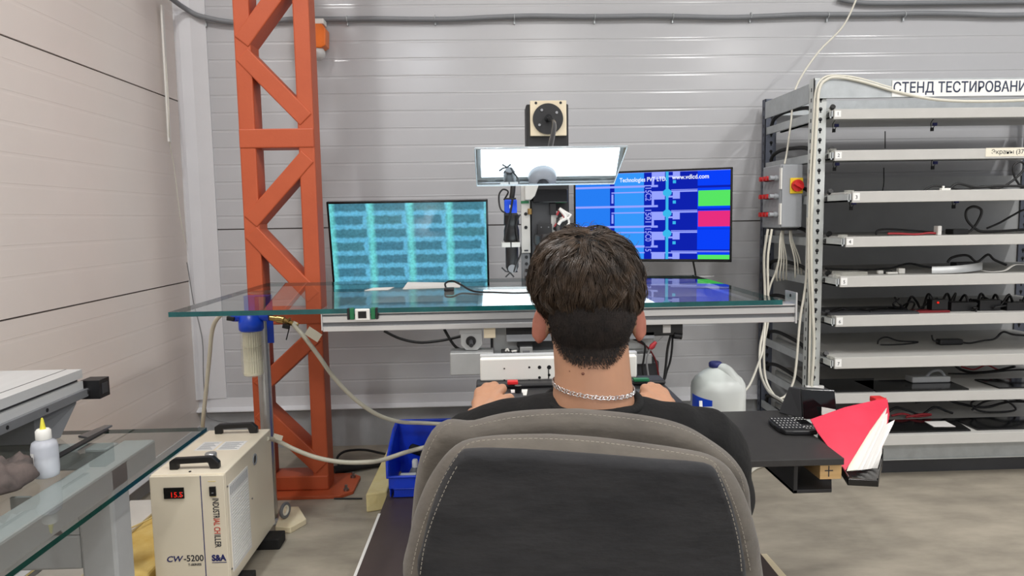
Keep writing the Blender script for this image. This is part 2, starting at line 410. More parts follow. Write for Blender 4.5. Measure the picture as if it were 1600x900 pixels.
b.prism([(x0, y1-.026, z0), (x0, y1-.02, z0), (x0, y1, z1), (x0, y1-.006, z1)], (x1-x0, 0, 0))
b.box((x0, y0-.001, z0+.055), (x1, y0+.008, z0+.115)); b.box((x0+.02, y0+.028, z0), (x1-.02, y0+.036, z0+.06)); b.box((x0+.02, y0, z0+.05), (x1-.02, y0+.036, z0+.057))
bb = b.build('body', t, .003)
b = MB().m('blue_bin')
for x, sgn in ((x0, -1), (x1, 1)):
    rim = [(x+sgn*.004, y0, z0+.11), (x+sgn*.004, y0, z0+.20), (x+sgn*.004, y0+.26, z1-.005), (x+sgn*.004, y1, z1)]
    b.tube(rim, .008, 6)
b.tube([(x0, y1, z1), (x1, y1, z1)], .009, 6); b.tube([(x0-.004, y0, z0+.115), (x1+.004, y0, z0+.115)], .008, 6)
b.build('rim', bb)
o = MB().m('black_rubber').tube(smooth([(-.44, 3.74, .285), (-.37, 3.7, .275), (-.30, 3.68, .25), (-.24, 3.66, .22)], 5), [.012]+[.026]*13+[.018]*2, 10).build('black_pouch'); tag(o, 'rolled black pouch lying in the blue bin', 'pouch')
t = thing('spray_bottle', 'small grey bottle with pale cap standing in the blue bin', 'bottle', (-.40, 3.6, .128))
MB().m('grey_paint_dark').lathe([(.03, .13), (.034, .14), (.034, .2), (.02, .225), (.014, .23)], (-.40, 3.6, 0)).build('body', t)
MB().m('white_plastic').lathe([(.016, .23), (.016, .262), (.012, .27)], (-.40, 3.6, 0)).build('cap', t)
o = MB().m('white_plastic').box((-.47, 3.5, .128), (-.39, 3.56, .215)).build('white_carton', None, .003); tag(o, 'small white carton at the front of the blue bin', 'box')
cable('floor_cable', [atZ(400, 735, .012), atZ(470, 738, .012), atZ(530, 728, .01), atZ(527, 715, .02), atZ(540, 705, .05), atZ(570, 703, .03), atZ(600, 709, .03), atZ(640, 715, .03)][2:], .008, 'cable_black', 'thin black cable curving on the floor behind the yellow beam')
o = MB().m('black_rubber').tube(smooth([atZ(522, 735, .03), atZ(555, 729, .03), atZ(598, 722, .03), atZ(640, 716, .03)], 4), .026, 10).build('floor_hose'); tag(o, 'thick black pipe lying on the floor between column and yellow beam', 'pipe')
o = MB().m('cable_black').tube([atZ(522, 779, .005), atZ(566, 779, .005)], .005, 6).build('floor_wire'); tag(o, 'thin black rod on the floor at the front of the column plate', 'rod')
# ------------------------------------------------------------------ repair machine: base, rails, tower
GZ = 1.18
t = thing('repair_machine', 'grey panel repair machine with aluminium rail and black tower behind the seated person', 'machine', (.35, 3.3, .12))
MB().m('grey_paint').box((.02, 2.85, .12), (.70, 4.0, .78)).build('pedestal', t, .01)
MB().m('dark_grey').box((.0, 2.75, .78), (.66, 4.05, .93)).build('granite_base', t, .006)
MB().m('alu_matte').box((.02, 2.70, .93), (.62, 2.78, .97)).box((.05, 2.74, .97), (.62, 2.95, .985)).build('front_stage', t, .003)
# front aluminium profile
RX0, RX1 = -.612, 1.138
b = MB().m('alu')
b.box((RX0, 2.63, 1.095), (RX1, 2.70, 1.162)); b.box((RX0, 2.618, 1.095), (RX1, 2.63, 1.113)); b.box((RX0, 2.618, 1.128), (RX1, 2.63, 1.150))
b.box((RX0, 2.618, 1.157), (RX1, 2.70, 1.163)); b.m('grey_paint_dark').box((RX0+.001, 2.629, 1.1135), (RX1-.001, 2.6302, 1.1275)).box((RX0+.001, 2.629, 1.1505), (RX1-.001, 2.6302, 1.1565)).m('alu')  # dark strips put the shade of the hollow slots into the colour
b.build('front_rail', t, .0015)
MB().m('alu').box((RX0, 3.50, 1.095), (RX1, 3.58, 1.162)).build('rear_rail', t, .002)
for x in (-.59, .02, .60, 1.09): MB().m('alu').box((x-.02, 2.70, 1.10), (x+.02, 3.50, 1.14)).build('cross_rail', t, .002)
MB().m('alu').box((RX0-.004, 2.612, 1.10), (RX0, 2.71, 1.178)).m('cable_black').cyl((RX0-.006, 2.64, 1.165), (RX0+.02, 2.64, 1.165), .005, 8).build('end_plate', t)
MB().m('alu').box((RX1, 2.612, 1.09), (RX1+.006, 2.71, 1.205)).m('cable_black').cyl((RX1-.002, 2.66, 1.19), (RX1+.009, 2.66, 1.19), .006, 8).build('end_plate', t)
for x in (.06, .58): MB().m('alu_matte').box((x-.05, 2.72, .985), (x+.05, 2.86, 1.095)).build('rail_support', t, .004)
# motor bracket below the rail (left) with a round opening
c = atY(741, 530, 2.66)
b = MB().m('alu_matte'); b.box((c.x-.055, 2.64, 1.07), (c.x+.03, 2.72, 1.096))
b.prism([(c.x-.05, 2.64, 1.072), (c.x+.03, 2.64, 1.072), (c.x+.03, 2.64, 1.03), (c.x+.012, 2.64, 1.01), (c.x-.03, 2.64, 1.01), (c.x-.05, 2.64, 1.03)], (0, .08, 0))
b.m('black_plastic').cyl((c.x-.012, 2.636, 1.045), (c.x-.012, 2.645, 1.045), .019, 20).m('dark_grey').cyl((c.x-.010, 2.60, 1.035), (c.x-.012, 2.64, 1.045), .008, 10)
b.build('motor_bracket', t, .002)
c = atY(735, 548, 2.62); MB().m('alu_matte').box((c.x-.075, 2.6, .925), (c.x+.085, 2.70, 1.008)).box((.0, 2.6, .93), (.1, 2.72, .99)).build('bracket_block', t, .003)
c = atY(765, 518, 2.66); MB().m('beige_board').box((c.x-.022, 2.64, c.z-.022), (c.x+.022, 2.70, 1.096)).build('spacer_block', t, .002)
b = MB().m('grey_plastic').box((.06, 2.66, 1.035), (.62, 2.68, 1.062)).m('black_plastic').box((.06, 2.665, 1.062), (.62, 2.68, 1.094)); b.m('dark_grey').box((.0, 2.76, .94), (.62, 2.80, 1.04)); b.build('cross_slide', t, .002)
c = atY(820, 530, 2.70); MB().m('black_plastic').box((c.x-.03, 2.69, c.z-.03), (c.x+.03, 2.76, c.z+.045)).build('cable_plug', t, .003)
c = atY(822, 549, 2.68); b = MB().m('alu_matte').box((c.x-.024, 2.66, c.z-.02), (c.x+.024, 2.70, c.z+.02)).m('grey_paint_dark').box((c.x-.013, 2.655, c.z-.018), (c.x+.013, 2.662, c.z+.008)); b.build('clamp_block', t, .002)
c = atY(795, 550, 2.66); MB().m('white_plastic').tube(smooth([c+Vector((-.012, 0, .003)), c+Vector((-.005, 0, .012)), c+Vector((.003, 0, -.004)), c+Vector((.012, 0, .002)), c+Vector((.03, 0, .004))], 4), .004, 6).m('navy').box(c+Vector((-.006, -.006, -.012)), c+Vector((.022, .01, -.004))).build('connector', t)
# tower behind the glass
TY = 3.82
a = atY(822, 163, TY); b_ = atY(888, 163, TY)
MB().m('black_paint').box((a.x, TY, .93), (b_.x, TY+.17, a.z)).build('tower', t, .006)
MB().m('black_gloss').box(atY(833, 296, TY-.09), (atY(887, 316, TY-.09)[0], TY, atY(887, 316, TY-.09)[2])).build('drive_housing', t, .004)
p, q = atY(830, 313, TY-.05), atY(869, 470, TY-.05)
MB().m('dark_grey').box((p.x, TY-.05, q.z), (q.x, TY, p.z)).build('z_slide', t, .004)
p, q = atY(840, 350, TY-.07), atY(863, 384, TY-.07)
b = MB().m('black_paint').box((p.x, TY-.07, q.z), (q.x, TY-.05, p.z)).m('steel')
for i in (.25, .75):
    for k in (.15, .6): b.cyl((p.x+(q.x-p.x)*i, TY-.073, p.z+(q.z-p.z)*k), (p.x+(q.x-p.x)*i, TY-.069, p.z+(q.z-p.z)*k), .004, 8)
b.build('mount_plate', t, .002)
for px0, px1, py0, py1 in ((814, 829, 290, 395), (861, 872, 330, 395)):
    p, q = atY(px0, py0, TY-.06), atY(px1, py1, TY-.06)
    b = MB().m('white_paint').box((p.x, TY-.06, q.z), (q.x, TY, p.z)).m('black_plastic')
    for k in (.42, .62): b.cyl(((p.x+q.x)/2, TY-.062, p.z+(q.z-p.z)*k), ((p.x+q.x)/2, TY-.058, p.z+(q.z-p.z)*k), .009, 10)
    b.m('dark_text').box((p.x+.012, TY-.061, q.z+.008), (q.x-.012, TY-.06, q.z+.016)); b.build('side_plate', t, .002)
p, q = atY(815, 396, TY-.05), atY(823, 470, TY-.05)
b = MB().m('grey_paint_dark').box((p.x, TY-.05, q.z), (q.x+.02, TY, p.z)).m('black_plastic')
for k in range(7): b.cyl((p.x+.025, TY-.053, p.z-.02-k*.035), (p.x+.025, TY-.049, p.z-.02-k*.035), .009, 10)
b.build('lower_rail', t, .002)
p, q = atY(820, 290, TY-.1), atY(842, 312, TY-.1)
MB().m('white_paint').prism([(p.x, TY-.1, p.z), (q.x, TY-.1, p.z), (q.x-.02, TY-.1, q.z+.02), (q.x-.04, TY-.1, q.z), (p.x, TY-.1, q.z)], (0, .1, 0)).build('bracket', t, .003)
p, q = atY(859, 318, TY-.07), atY(869, 336, TY-.07); MB().m('black_plastic').box((p.x, TY-.07, q.z), (q.x, TY-.03, p.z)).build('limit_switch', t, .002)
p = atY(872, 370, TY-.08); MB().m('black_plastic').tube([p+Vector((0, 0, .1)), p+Vector((0, 0, .06)), p+Vector((0, 0, .055)), p+Vector((0, 0, -.06))], [.008, .009, .015, .017], 10).build('sensor_plug', t)
b = MB().m('green_plastic').box(atY(814, 318, TY-.065), atY(826, 314, TY-.04)).box(atY(868, 313, TY-.065), atY(884, 317, TY-.04)).m('brass').cyl(atY(828, 326, TY-.065), atY(828, 335, TY-.065), .012, 10); b.build('terminal_board', t)
p = atY(880, 335, TY-.09); b = MB().m('paper')
random.seed(3)
for i in range(7):
    d = Vector((random.uniform(-.03, .05), random.uniform(-.02, .02), random.uniform(-.07, .03)))
    b.m(['paper', 'paper', 'cable_red'][i % 3]).tube(smooth([p+Vector((-.02, 0, .03)), p+d*.5+Vector((.02, 0, 0)), p+d, p+d+Vector((-.015, 0, -.02))], 4), .006 if i % 3 else .009, 6)
b.build('wire_bundle', t)
# objective and ring light over the panel
ox, oy = .27, 3.37
MB().m('black_paint').lathe([(.022, 1.42), (.03, 1.41), (.03, 1.33), (.024, 1.32), (.02, 1.275)], (ox, oy, 0)).build('objective', t)
MB().m('grey_plastic').lathe([(.03, 1.315), (.066, 1.305), (.070, 1.27), (.05, 1.262)], (ox, oy, 0), 40).build('ring_light', t)
MB().m('black_paint').box((ox-.03, oy+.02, 1.36), (ox+.03, TY-.04, 1.41)).build('head_arm', t, .004)
# chrome leg of the glass and its foot
tb = thing('chrome_leg', 'upright chrome tube leg under the left end of the glass, beside the filter', 'leg', (-1.10, 3.52, 0))
lx, ly = atY(413, 580, 3.52).x, 3.52
MB().m('chrome').cyl((lx, ly, .012), (lx, ly, GZ-.02), .031, 24).build('tube', tb)
MB().m('chrome').lathe([(.07, 0), (.07, .008), (.034, .018)], (lx, ly, 0)).lathe([(.034, GZ-.032), (.055, GZ-.026), (.055, GZ-.0185)], (lx, ly, 0)).build('flange', tb)

# ------------------------------------------------------------------ glass worktop and what lies under and on it
t = thing('glass_worktop', 'large clear glass worktop with teal edges resting on the aluminium rail', 'glass top', (0, 3.1, GZ-.018))
gx0, gx1, gy0, gy1 = -1.16, 1.085, 2.605, 3.76
b = MB(); vs = [(gx0, gy0, GZ-.018), (gx1, gy0, GZ-.018), (gx1, gy1, GZ-.018), (gx0, gy1, GZ-.018), (gx0, gy0, GZ), (gx1, gy0, GZ), (gx1, gy1, GZ), (gx0, gy1, GZ)]
b.m('glass').add(vs, [(4, 5, 6, 7)]); b.m('glass_under').add(vs, [(3, 2, 1, 0)]); b.m('glass_edge').add(vs, [(0, 1, 5, 4), (1, 2, 6, 5), (2, 3, 7, 6), (3, 0, 4, 7)])
b.build('pane', t)
t = thing('backlight_panel', 'brightly lit white backlight panel lying under the glass behind the person', 'light panel', (.26, 3.3, 1.1405))
emit_mat('backlight', (244, 250, 255), 3.2)
MB().m('alu').box((-.05, 2.80, 1.1405), (.68, 3.49, 1.150)).build('frame', t, .001)
MB().m('backlight').box((-.03, 2.815, 1.150), (.66, 3.47, 1.153)).build('diffuser', t)
def sheet(name, pts, label, m='paper', z=GZ, th=.0012, curl=0):
    b = MB().m(m); b.prism([atZ(px, py, z+.0005) for px, py in pts], (0, 0, th)); return tag(b.build(name), label, 'paper')
sheet('paper_sheet', [(570, 454), (607, 453), (616, 449), (583, 450)], 'small white paper lying on the glass in front of the teal screen')
sheet('paper_sheet', [(629, 452), (719, 449), (720, 442), (637, 441)], 'wide white paper sheet lying on the glass, nearest the lit panel')
t = thing('cable_adapter', 'small black adapter with looped lead lying on the glass by the wide paper', 'adapter', atZ(700, 455, GZ))
c = atZ(702, 455, GZ)
MB().m('black_plastic').box(c+Vector((-.022, -.02, .0005)), c+Vector((.022, .02, .016))).build('body', t, .004)
MB().m('cable_black').tube(smooth([c+Vector((-.015, .02, .012)), c+Vector((-.02, .06, .03)), c+Vector((.01, .1, .036)), c+Vector((.05, .08, .02)), atZ(740, 455, GZ+.006), atZ(775, 457, GZ+.006), atZ(810, 458, GZ+.006), atZ(850, 456, GZ+.006)], 6), .0045, 6).build('lead', t)
t = thing('thermometer', 'white square digital thermometer between green clamps on the aluminium rail', 'thermometer', atY(566, 492, 2.6))
c = atY(566, 492, 2.6)
case = MB().m('white_plastic').box(c+Vector((-.027, 0, -.022)), c+Vector((.027, .018, .022))).build('case', t, .004)
MB().m('lcd_off').box(c+Vector((-.015, -.001, -.012)), c+Vector((.015, .002, .013))).build('display', case)
for s in (-1, 1): MB().m('green_plastic').box(c+Vector((s*.03, .004, -.018)), c+Vector((s*.046, .03, .024))).m('black_plastic').box(c+Vector((s*.046, .004, -.018)), c+Vector((s*.056, .025, .024))).build('clamp', t, .002)
# drive box hanging under the right half of the rail and its leads
t = thing('drive_box', 'black motor drive box under the rail, right of the head', 'drive', (.66, 2.72, 1.05))
p, q = atY(1000, 509, 2.66), atY(1067, 524, 2.66)
MB().m('black_plastic').box((p.x, 2.66, q.z), (q.x, 2.76, 1.0945)).build('case', t, .003)
MB().m('black_plastic').cyl((q.x-.035, 2.66, q.z), (q.x-.005, 2.66, q.z-.004), .012, 12).cyl((q.x-.02, 2.665, q.z), (q.x-.02, 2.665, q.z-.012), .016, 12).build('gland', t)
p2_, q2_ = atY(1036, 508, 2.658), atY(1048, 520, 2.658); MB().m('paper').box((p2_.x, 2.6585, q2_.z), (q2_.x, 2.66, p2_.z)).build('sticker', t)
def cab(name, px, Y, r, m, label, cat='cable', n=6, group=None):
    return cable(name, [atY(x, y, Y if not isinstance(Y, list) else Y[i]) for i, (x, y) in enumerate(px)], r, m, label, cat, group, n)
cab('drive_cable', [(1048, 524), (1043, 545), (1040, 575), (1035, 612), (1030, 640)], 2.68, .0048, 'cable_black', 'straight black cable hanging from the black drive box')
cab('drive_cable', [(1051, 524), (1050, 545), (1047, 565), (1042, 580), (1039, 592)], 2.70, .004, 'cable_black', 'second black cable bowing out right of the straight one below the drive box')
cab('signal_wire', [(990, 530), (1007, 538), (1006, 560), (1004, 575), (1007, 600)], 2.7, .004, 'cable_black', 'thin dark wire hanging nearest the neck under the drive box')
cab('signal_wire', [(996, 533), (1012, 543), (1024, 562), (1028, 580), (1033, 608)], 2.72, .0035, 'maroon', 'thin reddish wire arching down right of the neck')
t = thing('probe_lead', 'grey lead with a red crocodile clip sleeve hanging right of the neck', 'lead', atY(1020, 538, 2.64))
MB().m('cable_red').tube([atY(1016, 545, 2.64), atY(1019, 541, 2.64), atY(1025, 534, 2.64)], [.007, .011, .006], 8).build('sleeve', t)
MB().m('cable_grey').tube(smooth([atY(1036, 525, 2.64), atY(1025, 534, 2.64)], 3), .003, 6).tube(smooth([atY(1016, 545, 2.64), atY(1011, 558, 2.64), atY(1011, 572, 2.64), atY(1015, 600, 2.64)], 5), .0035, 6).build('wire', t)
cab('rail_cable', [(600, 517), (625, 529), (655, 535), (690, 532), (722, 525)], 2.75, .006, 'cable_black', 'black cable sagging under the rail from the left')
cab('rail_cable', [(694, 514), (703, 530), (712, 542), (722, 547)], 2.72, .006, 'cable_black', 'short black cable dropping from the rail to the grey bracket')

# ------------------------------------------------------------------ suspended mirror
t = thing('tilted_mirror', 'tilted rectangular mirror on a black arm above the glass, reflecting the lit panel', 'mirror', (.27, 3.0, 1.7))
c0, c1 = Vector((-.045, 2.80, 1.766)), Vector((.545, 2.80, 1.766)); e = Vector((0, .30, -.128)); nrm = Vector((0, .388, .923))
b = MB().m('mirror').add([c0, c1, c1+e, c0+e], [(0, 1, 2, 3)]); b.m('black_paint')
k = [c0, c1, c1+e, c0+e]; k2 = [p+nrm*.006 for p in k]; b.add(k2, [(3, 2, 1, 0)]); b.m('mirror_edge').add(k+k2, [(0, 1, 5, 4), (1, 2, 6, 5), (2, 3, 7, 6), (3, 0, 4, 7)])
plate = b.build('mirror_plate', t)
b = MB().m('mirror_edge'); b.tube(k+[k[0]], .0035, 6); b.build('edge_trim', plate)
PY_ = TY-.012
p, q = atY(828, 158, PY_), atY(885, 212, PY_)
b = MB().m('beige_board').box((p.x, PY_-.012, q.z), (q.x, TY, p.z)).m('black_plastic')
for i in (.16, .84): b.cyl((p.x+(q.x-p.x)*i, PY_-.014, p.z-.012), (p.x+(q.x-p.x)*i, PY_-.011, p.z-.012), .007, 10)
mp_ = b.build('mounting_plate', t, .002)
dc = atY(856, 186, PY_-.012)
b = MB().m('black_paint').cyl(dc+Vector((0, 0, 0)), dc+Vector((0, -.012, 0)), .079, 40).m('steel')
for a in (.6, 2.2, 3.75, 5.3): b.cyl(dc+Vector((.055*math.cos(a), -.012, .055*math.sin(a))), dc+Vector((.055*math.cos(a), -.016, .055*math.sin(a))), .007, 10)
b.build('pivot_disc', mp_)
b = MB().m('black_gloss').tube(smooth([dc+Vector((-.005, -.012, .01)), dc+Vector((0, -.04, 0)), dc+Vector((.005, -.3, -.07)), Vector((.27, 3.15, 1.77)), Vector((.27, 3.02, 1.70)), Vector((.27, 2.97, 1.71))], 6), .012, 10)
b.cyl(dc+Vector((0, -.012, 0)), dc+Vector((0, -.05, 0)), .018, 16); b.build('arm', t)

# ------------------------------------------------------------------ blue microscope camera
t = thing('microscope_camera', 'blue cubic camera on a black lens tube left of the tower', 'camera', atY(798, 323, 3.33))
VY = 3.33
p, q = atY(788, 312, VY), atY(808, 333, VY)
b = MB().m('blue_plastic').box((p.x, VY, q.z), (q.x, VY+.07, p.z)); hs = b.build('housing', t, .004)
c = (p+q)/2; MB().m('white_plastic').add([Vector((c.x-.006, VY-.001, c.z-.009)), Vector((c.x+.006, VY-.001, c.z)), Vector((c.x-.006, VY-.001, c.z+.009))], [(0, 1, 2)]).build('mark', hs)
MB().m('black_paint').box((p.x+.004, VY+.004, p.z), (q.x-.004, VY+.066, p.z+.008)).box((p.x-.002, VY+.002, q.z-.01), (q.x+.002, VY+.066, q.z)).build('cap_plate', t)
lc = Vector((c.x+.003, VY+.035, 0))
zs = lambda y: atY(798, y, VY).z
lt = MB().m('black_plastic').lathe([(.034, zs(335)), (.036, zs(350)), (.030, zs(352)), (.036, zs(360)), (.036, zs(378)), (.026, zs(380)), (.030, zs(384)), (.030, zs(418)), (.022, zs(424)), (.028, zs(426))], lc).build('lens_tube', t)
p, q = atY(784, 379, VY-.01), atY(813, 386, VY-.01)
MB().m('white_paint').box((p.x, VY-.01, q.z), (q.x, VY+.08, p.z)).m('dark_grey').box(((p.x+q.x)/2-.003, VY-.012, q.z-.001), ((p.x+q.x)/2+.003, VY-.009, p.z+.001)).build('clamp', t, .002)
MB().m('grey_paint_dark').cyl(Vector((lc.x, VY+.0, zs(420))), Vector((lc.x, VY+.02, zs(420))), .02, 16).build('focus_knob', lt)
MB().m('cable_black').tube(smooth([Vector((c.x-.03, VY+.03, zs(312))), atY(794, 300, VY+.02), atY(786, 296, VY+.02), atY(780, 304, VY+.02), atY(780, 318, VY+.02), atY(783, 328, VY), atY(790, 333, VY-.01)], 6), .004, 6).tube(smooth([atY(802, 284, VY+.04), atY(801, 300, VY+.03), atY(799, 312, VY+.03)], 4), .012, 8).tube(smooth([atY(801, 310, VY-.012), atY(797, 335, VY-.014), atY(791, 360, VY-.012), atY(788, 376, VY-.012)], 5), .005, 6).tube(smooth([atY(813, 335, VY), atY(808, 345, VY), atY(807, 365, VY), atY(814, 392, VY), atY(806, 415, VY), atY(803, 425, VY)], 5), .004, 6).build('lead', t)
MB().m('cable_black').tube([atY(784, 418, VY), atY(790, 424, VY), atY(797, 426, VY), atY(790, 433, VY)], .004, 6).tube([atY(797, 426, VY), atY(803, 433, VY)], .004, 6).build('spider_lead', t)

# ------------------------------------------------------------------ two wall screens
def teal_screen():
    m = bpy.data.materials.new('teal_screen'); m.use_nodes = True; MATS['teal_screen'] = m; nt = m.node_tree; nt.nodes.clear(); L = nt.links
    N = nt.nodes.new; o = N('ShaderNodeOutputMaterial'); e = N('ShaderNodeEmission'); tc = N('ShaderNodeTexCoord'); mp = N('ShaderNodeMapping')
    mp.inputs['Scale'].default_value = (1, 1, 1); mp.inputs['Rotation'].default_value = (PI/2, 0, 0)
    L.new(tc.outputs['Object'], mp.inputs[0])
    def bricks(mortar, smoothv, c1, c2, cm):
        br = N('ShaderNodeTexBrick'); br.inputs['Scale'].default_value = 1; br.inputs['Brick Width'].default_value = .231; br.inputs['Row Height'].default_value = .079
        br.inputs['Mortar Size'].default_value = mortar; br.inputs['Mortar Smooth'].default_value = smoothv; br.offset = .10; br.offset_frequency = 2
        br.inputs['Color1'].default_value = (*lin(c1), 1); br.inputs['Color2'].default_value = (*lin(c2), 1); br.inputs['Mortar'].default_value = (*lin(cm), 1); return br
    nz = N('ShaderNodeTexNoise'); nz.inputs['Scale'].default_value = 30; nz.inputs['Detail'].default_value = 4; L.new(tc.outputs['Object'], nz.inputs['Vector'])
    mv = N('ShaderNodeMixRGB'); mv.blend_type = 'LINEAR_LIGHT'; mv.inputs[0].default_value = .012; L.new(mp.outputs[0], mv.inputs[1]); L.new(nz.outputs['Color'], mv.inputs[2])
    a = bricks(.021, .7, (72, 132, 146), (66, 126, 150), (102, 184, 218)); L.new(mv.outputs[0], a.inputs['Vector'])
    # bright cyan columns: bands repeating with the brick width
    sx = N('ShaderNodeSeparateXYZ'); L.new(mv.outputs[0], sx.inputs[0])
    dv = N('ShaderNodeMath'); dv.operation = 'DIVIDE'; dv.inputs[1].default_value = .231; L.new(sx.outputs[0], dv.inputs[0])
    ad = N('ShaderNodeMath'); ad.operation = 'ADD'; ad.inputs[1].default_value = .45; L.new(dv.outputs[0], ad.inputs[0])
    fr = N('ShaderNodeMath'); fr.operation = 'FRACT'; L.new(ad.outputs[0], fr.inputs[0])
    sb = N('ShaderNodeMath'); sb.operation = 'SUBTRACT'; sb.inputs[1].default_value = .5; L.new(fr.outputs[0], sb.inputs[0])
    ab = N('ShaderNodeMath'); ab.operation = 'ABSOLUTE'; L.new(sb.outputs[0], ab.inputs[0])
    rp = N('ShaderNodeValToRGB'); rp.color_ramp.elements[0].position = .03; rp.color_ramp.elements[0].color = (.75, .75, .75, 1); rp.color_ramp.elements[1].position = .13; rp.color_ramp.elements[1].color = (0, 0, 0, 1)
    L.new(ab.outputs[0], rp.inputs[0])
    mx = N('ShaderNodeMixRGB'); mx.inputs[2].default_value = (*lin(( 118, 226, 222)), 1); L.new(rp.outputs[0], mx.inputs[0]); L.new(a.outputs[0], mx.inputs[1])
    n2 = N('ShaderNodeTexNoise'); n2.inputs['Scale'].default_value = 70; n2.inputs['Detail'].default_value = 3; L.new(tc.outputs['Object'], n2.inputs['Vector'])
    r2 = N('ShaderNodeValToRGB'); r2.color_ramp.elements[0].position = .3; r2.color_ramp.elements[0].color = (.72, .72, .72, 1); r2.color_ramp.elements[1].position = .62; r2.color_ramp.elements[1].color = (1, 1, 1, 1); L.new(n2.outputs[0], r2.inputs[0])
    n3 = N('ShaderNodeTexVoronoi'); n3.inputs['Scale'].default_value = 7; L.new(tc.outputs['Object'], n3.inputs['Vector'])
    r3 = N('ShaderNodeValToRGB'); r3.color_ramp.elements[0].position = .05; r3.color_ramp.elements[0].color = (.35, .42, .45, 1); r3.color_ramp.elements[1].position = .12; r3.color_ramp.elements[1].color = (1, 1, 1, 1); L.new(n3.outputs[0], r3.inputs[0])
    m1 = N('ShaderNodeMixRGB'); m1.blend_type = 'MULTIPLY'; m1.inputs[0].default_value = 1; L.new(mx.outputs[0], m1.inputs[1]); L.new(r2.outputs[0], m1.inputs[2])
    m2 = N('ShaderNodeMixRGB'); m2.blend_type = 'MULTIPLY'; m2.inputs[0].default_value = .8; L.new(m1.outputs[0], m2.inputs[1]); L.new(r3.outputs[0], m2.inputs[2])
    L.new(m2.outputs[0], e.inputs[0]); e.inputs[1].default_value = 1.0
    g = N('ShaderNodeBsdfGlossy'); g.inputs['Roughness'].default_value = .12; ms = N('ShaderNodeMixShader'); ms.inputs[0].default_value = .04
    L.new(e.outputs[0], ms.inputs[1]); L.new(g.outputs[0], ms.inputs[2]); L.new(ms.outputs[0], o.inputs[0])
teal_screen()
def tv(label, loc, rot, w, h, screen):
    t = thing('wall_screen', label, 'monitor', loc, rot, None)
    f = .012; b = MB().m('black_gloss')
    b.box((-w/2, 0, 0), (-w/2+f, .03, h)); b.box((w/2-f, 0, 0), (w/2, .03, h)); b.box((-w/2, 0, h-f), (w/2, .03, h)); b.box((-w/2, 0, 0), (w/2, .03, f*1.4)); b.box((-w/2+.001, .008, .001), (w/2-.001, .045, h-.001)); b.box((-w*.36, .04, .04), (w*.36, .075, h*.62))
    b.build('bezel', t, .002, local=True)
    screen(t, w, h, f)
    return t
def left_scr(t, w, h, f):
    b = MB().m('teal_screen').box((-w/2+f, .004, f*1.4), (w/2-f, .0079, h-f)); b.build('screen', t, local=True)
emit_mat('b_sky', (52, 146, 242)); emit_mat('b_mid', (38, 122, 236)); emit_mat('b_deep', (14, 32, 168)); emit_mat('b_blue', (10, 62, 240)); emit_mat('b_line', (146, 158, 246)); emit_mat('b_green', (84, 222, 96)); emit_mat('b_pink', (224, 44, 122)); emit_mat('b_cyan', (56, 178, 228)); emit_mat('b_white', (236, 242, 255))
def right_scr(t, w, h, f):
    x0, x1, z0, z1 = -w/2+f, w/2-f, f*1.4, h-f; X = lambda u: x0+(x1-x0)*u; Z = lambda v: z1-(z1-z0)*v
    b = MB().m('b_deep').box((x0, .004, z0), (x1, .0079, z1)); lay = [.0036]
    def r(mn, u0, v0, u1, v1):
        v0, v1 = max(0, v0), min(1, v1)
        if v1 <= v0: return
        lay[0] -= .00004; y = lay[0]; b.m(mn).add([(X(u0), y, Z(v1)), (X(u1), y, Z(v1)), (X(u1), y, Z(v0)), (X(u0), y, Z(v0))], [(0, 1, 2, 3)])
    def oct_(mn, u, v, ru, rv):
        lay[0] -= .00004; y = lay[0]; b.m(mn).add([(X(u+ru*math.cos(a)*1.06), y, Z(v+rv*math.sin(a)*1.06)) for a in [PI/8+PI/4*k for k in range(8)]], [tuple(range(8))[::-1]])
    r('b_mid', 0, 0, .235, 1); r('b_sky', .265, 0, .46, 1); r('b_blue', .80, 0, 1, .17); r('b_deep', .235, 0, .265, 1)
    rows = [-.03, .20, .435, .665, .90]
    for i, v in enumerate(rows):
        r('b_line', 0, v-.012+.19, .55, v+.012+.19); r('b_line', .245, v+.02, .635, v+.034); r('b_line', .245, v+.045, .258, v+.15)
        r('b_line', .635, v-.0+.005, 1, v+.03+.005); r('b_deep', .635, v+.013, 1, v+.018)
        r('b_line', .51, v+.055, .525, v+.20); r('b_line', .51, v+.03, .595, v+.115); r('b_line', .60, v+.075, .69, v+.095); r('b_line', .645, v+.035, .69, v+.11)
        r('b_cyan', .645, v+.13, .665, v+.165)
    r('b_cyan', .60, 0, .618, 1)
    for v in rows[1:-1]: oct_('b_cyan', .61, v+.04, .028, .042)
    for v, mn in ((.225, 'b_green'), (.455, 'b_pink'), (.69, 'b_blue'), (.95, 'b_green')): r('b_blue', .80, v-.03, 1, v+.2); r(mn, .805, v, 1, min(1, v+.175))
    r('b_deep', .80, .43, 1, .445)
    for v, s in ((.25, '15C2'), (.50, '1501'), (.72, '15C0'), (.93, '15')):
        r('b_deep', .465, v-.09, .505, min(1, v+.09))
        lay[0] -= .00004; b.m('b_line').text(s, (X(.470), lay[0], Z(v-.085)), (0, 0, -1), (1, 0, 0), .050, .0002, fit=.083 if len(s) > 2 else .035, bold=.012)
    lay[0] -= .0001; b.m('b_white').text('Technologies PVT LTD.', (X(.30), lay[0], Z(.105)), (1, 0, 0), (0, 0, 1), .036, .0002, fit=.28, bold=.012).text('www.vdlcd.com', (X(.64), lay[0], Z(.09)), (1, 0, 0), (0, 0, 1), .036, .0002, fit=.21, bold=.015)
    b.build('screen', t, local=True)
t = tv('wide screen showing a teal microscope image of rounded cells, left of the tower', (-.47, 4.33, 1.07), (.18, 0, 0), .94, .545, left_scr)
MB().m('black_plastic').box((-.05, .07, .2), (.05, .30, .3)).build('bracket', t, .004, local=True)
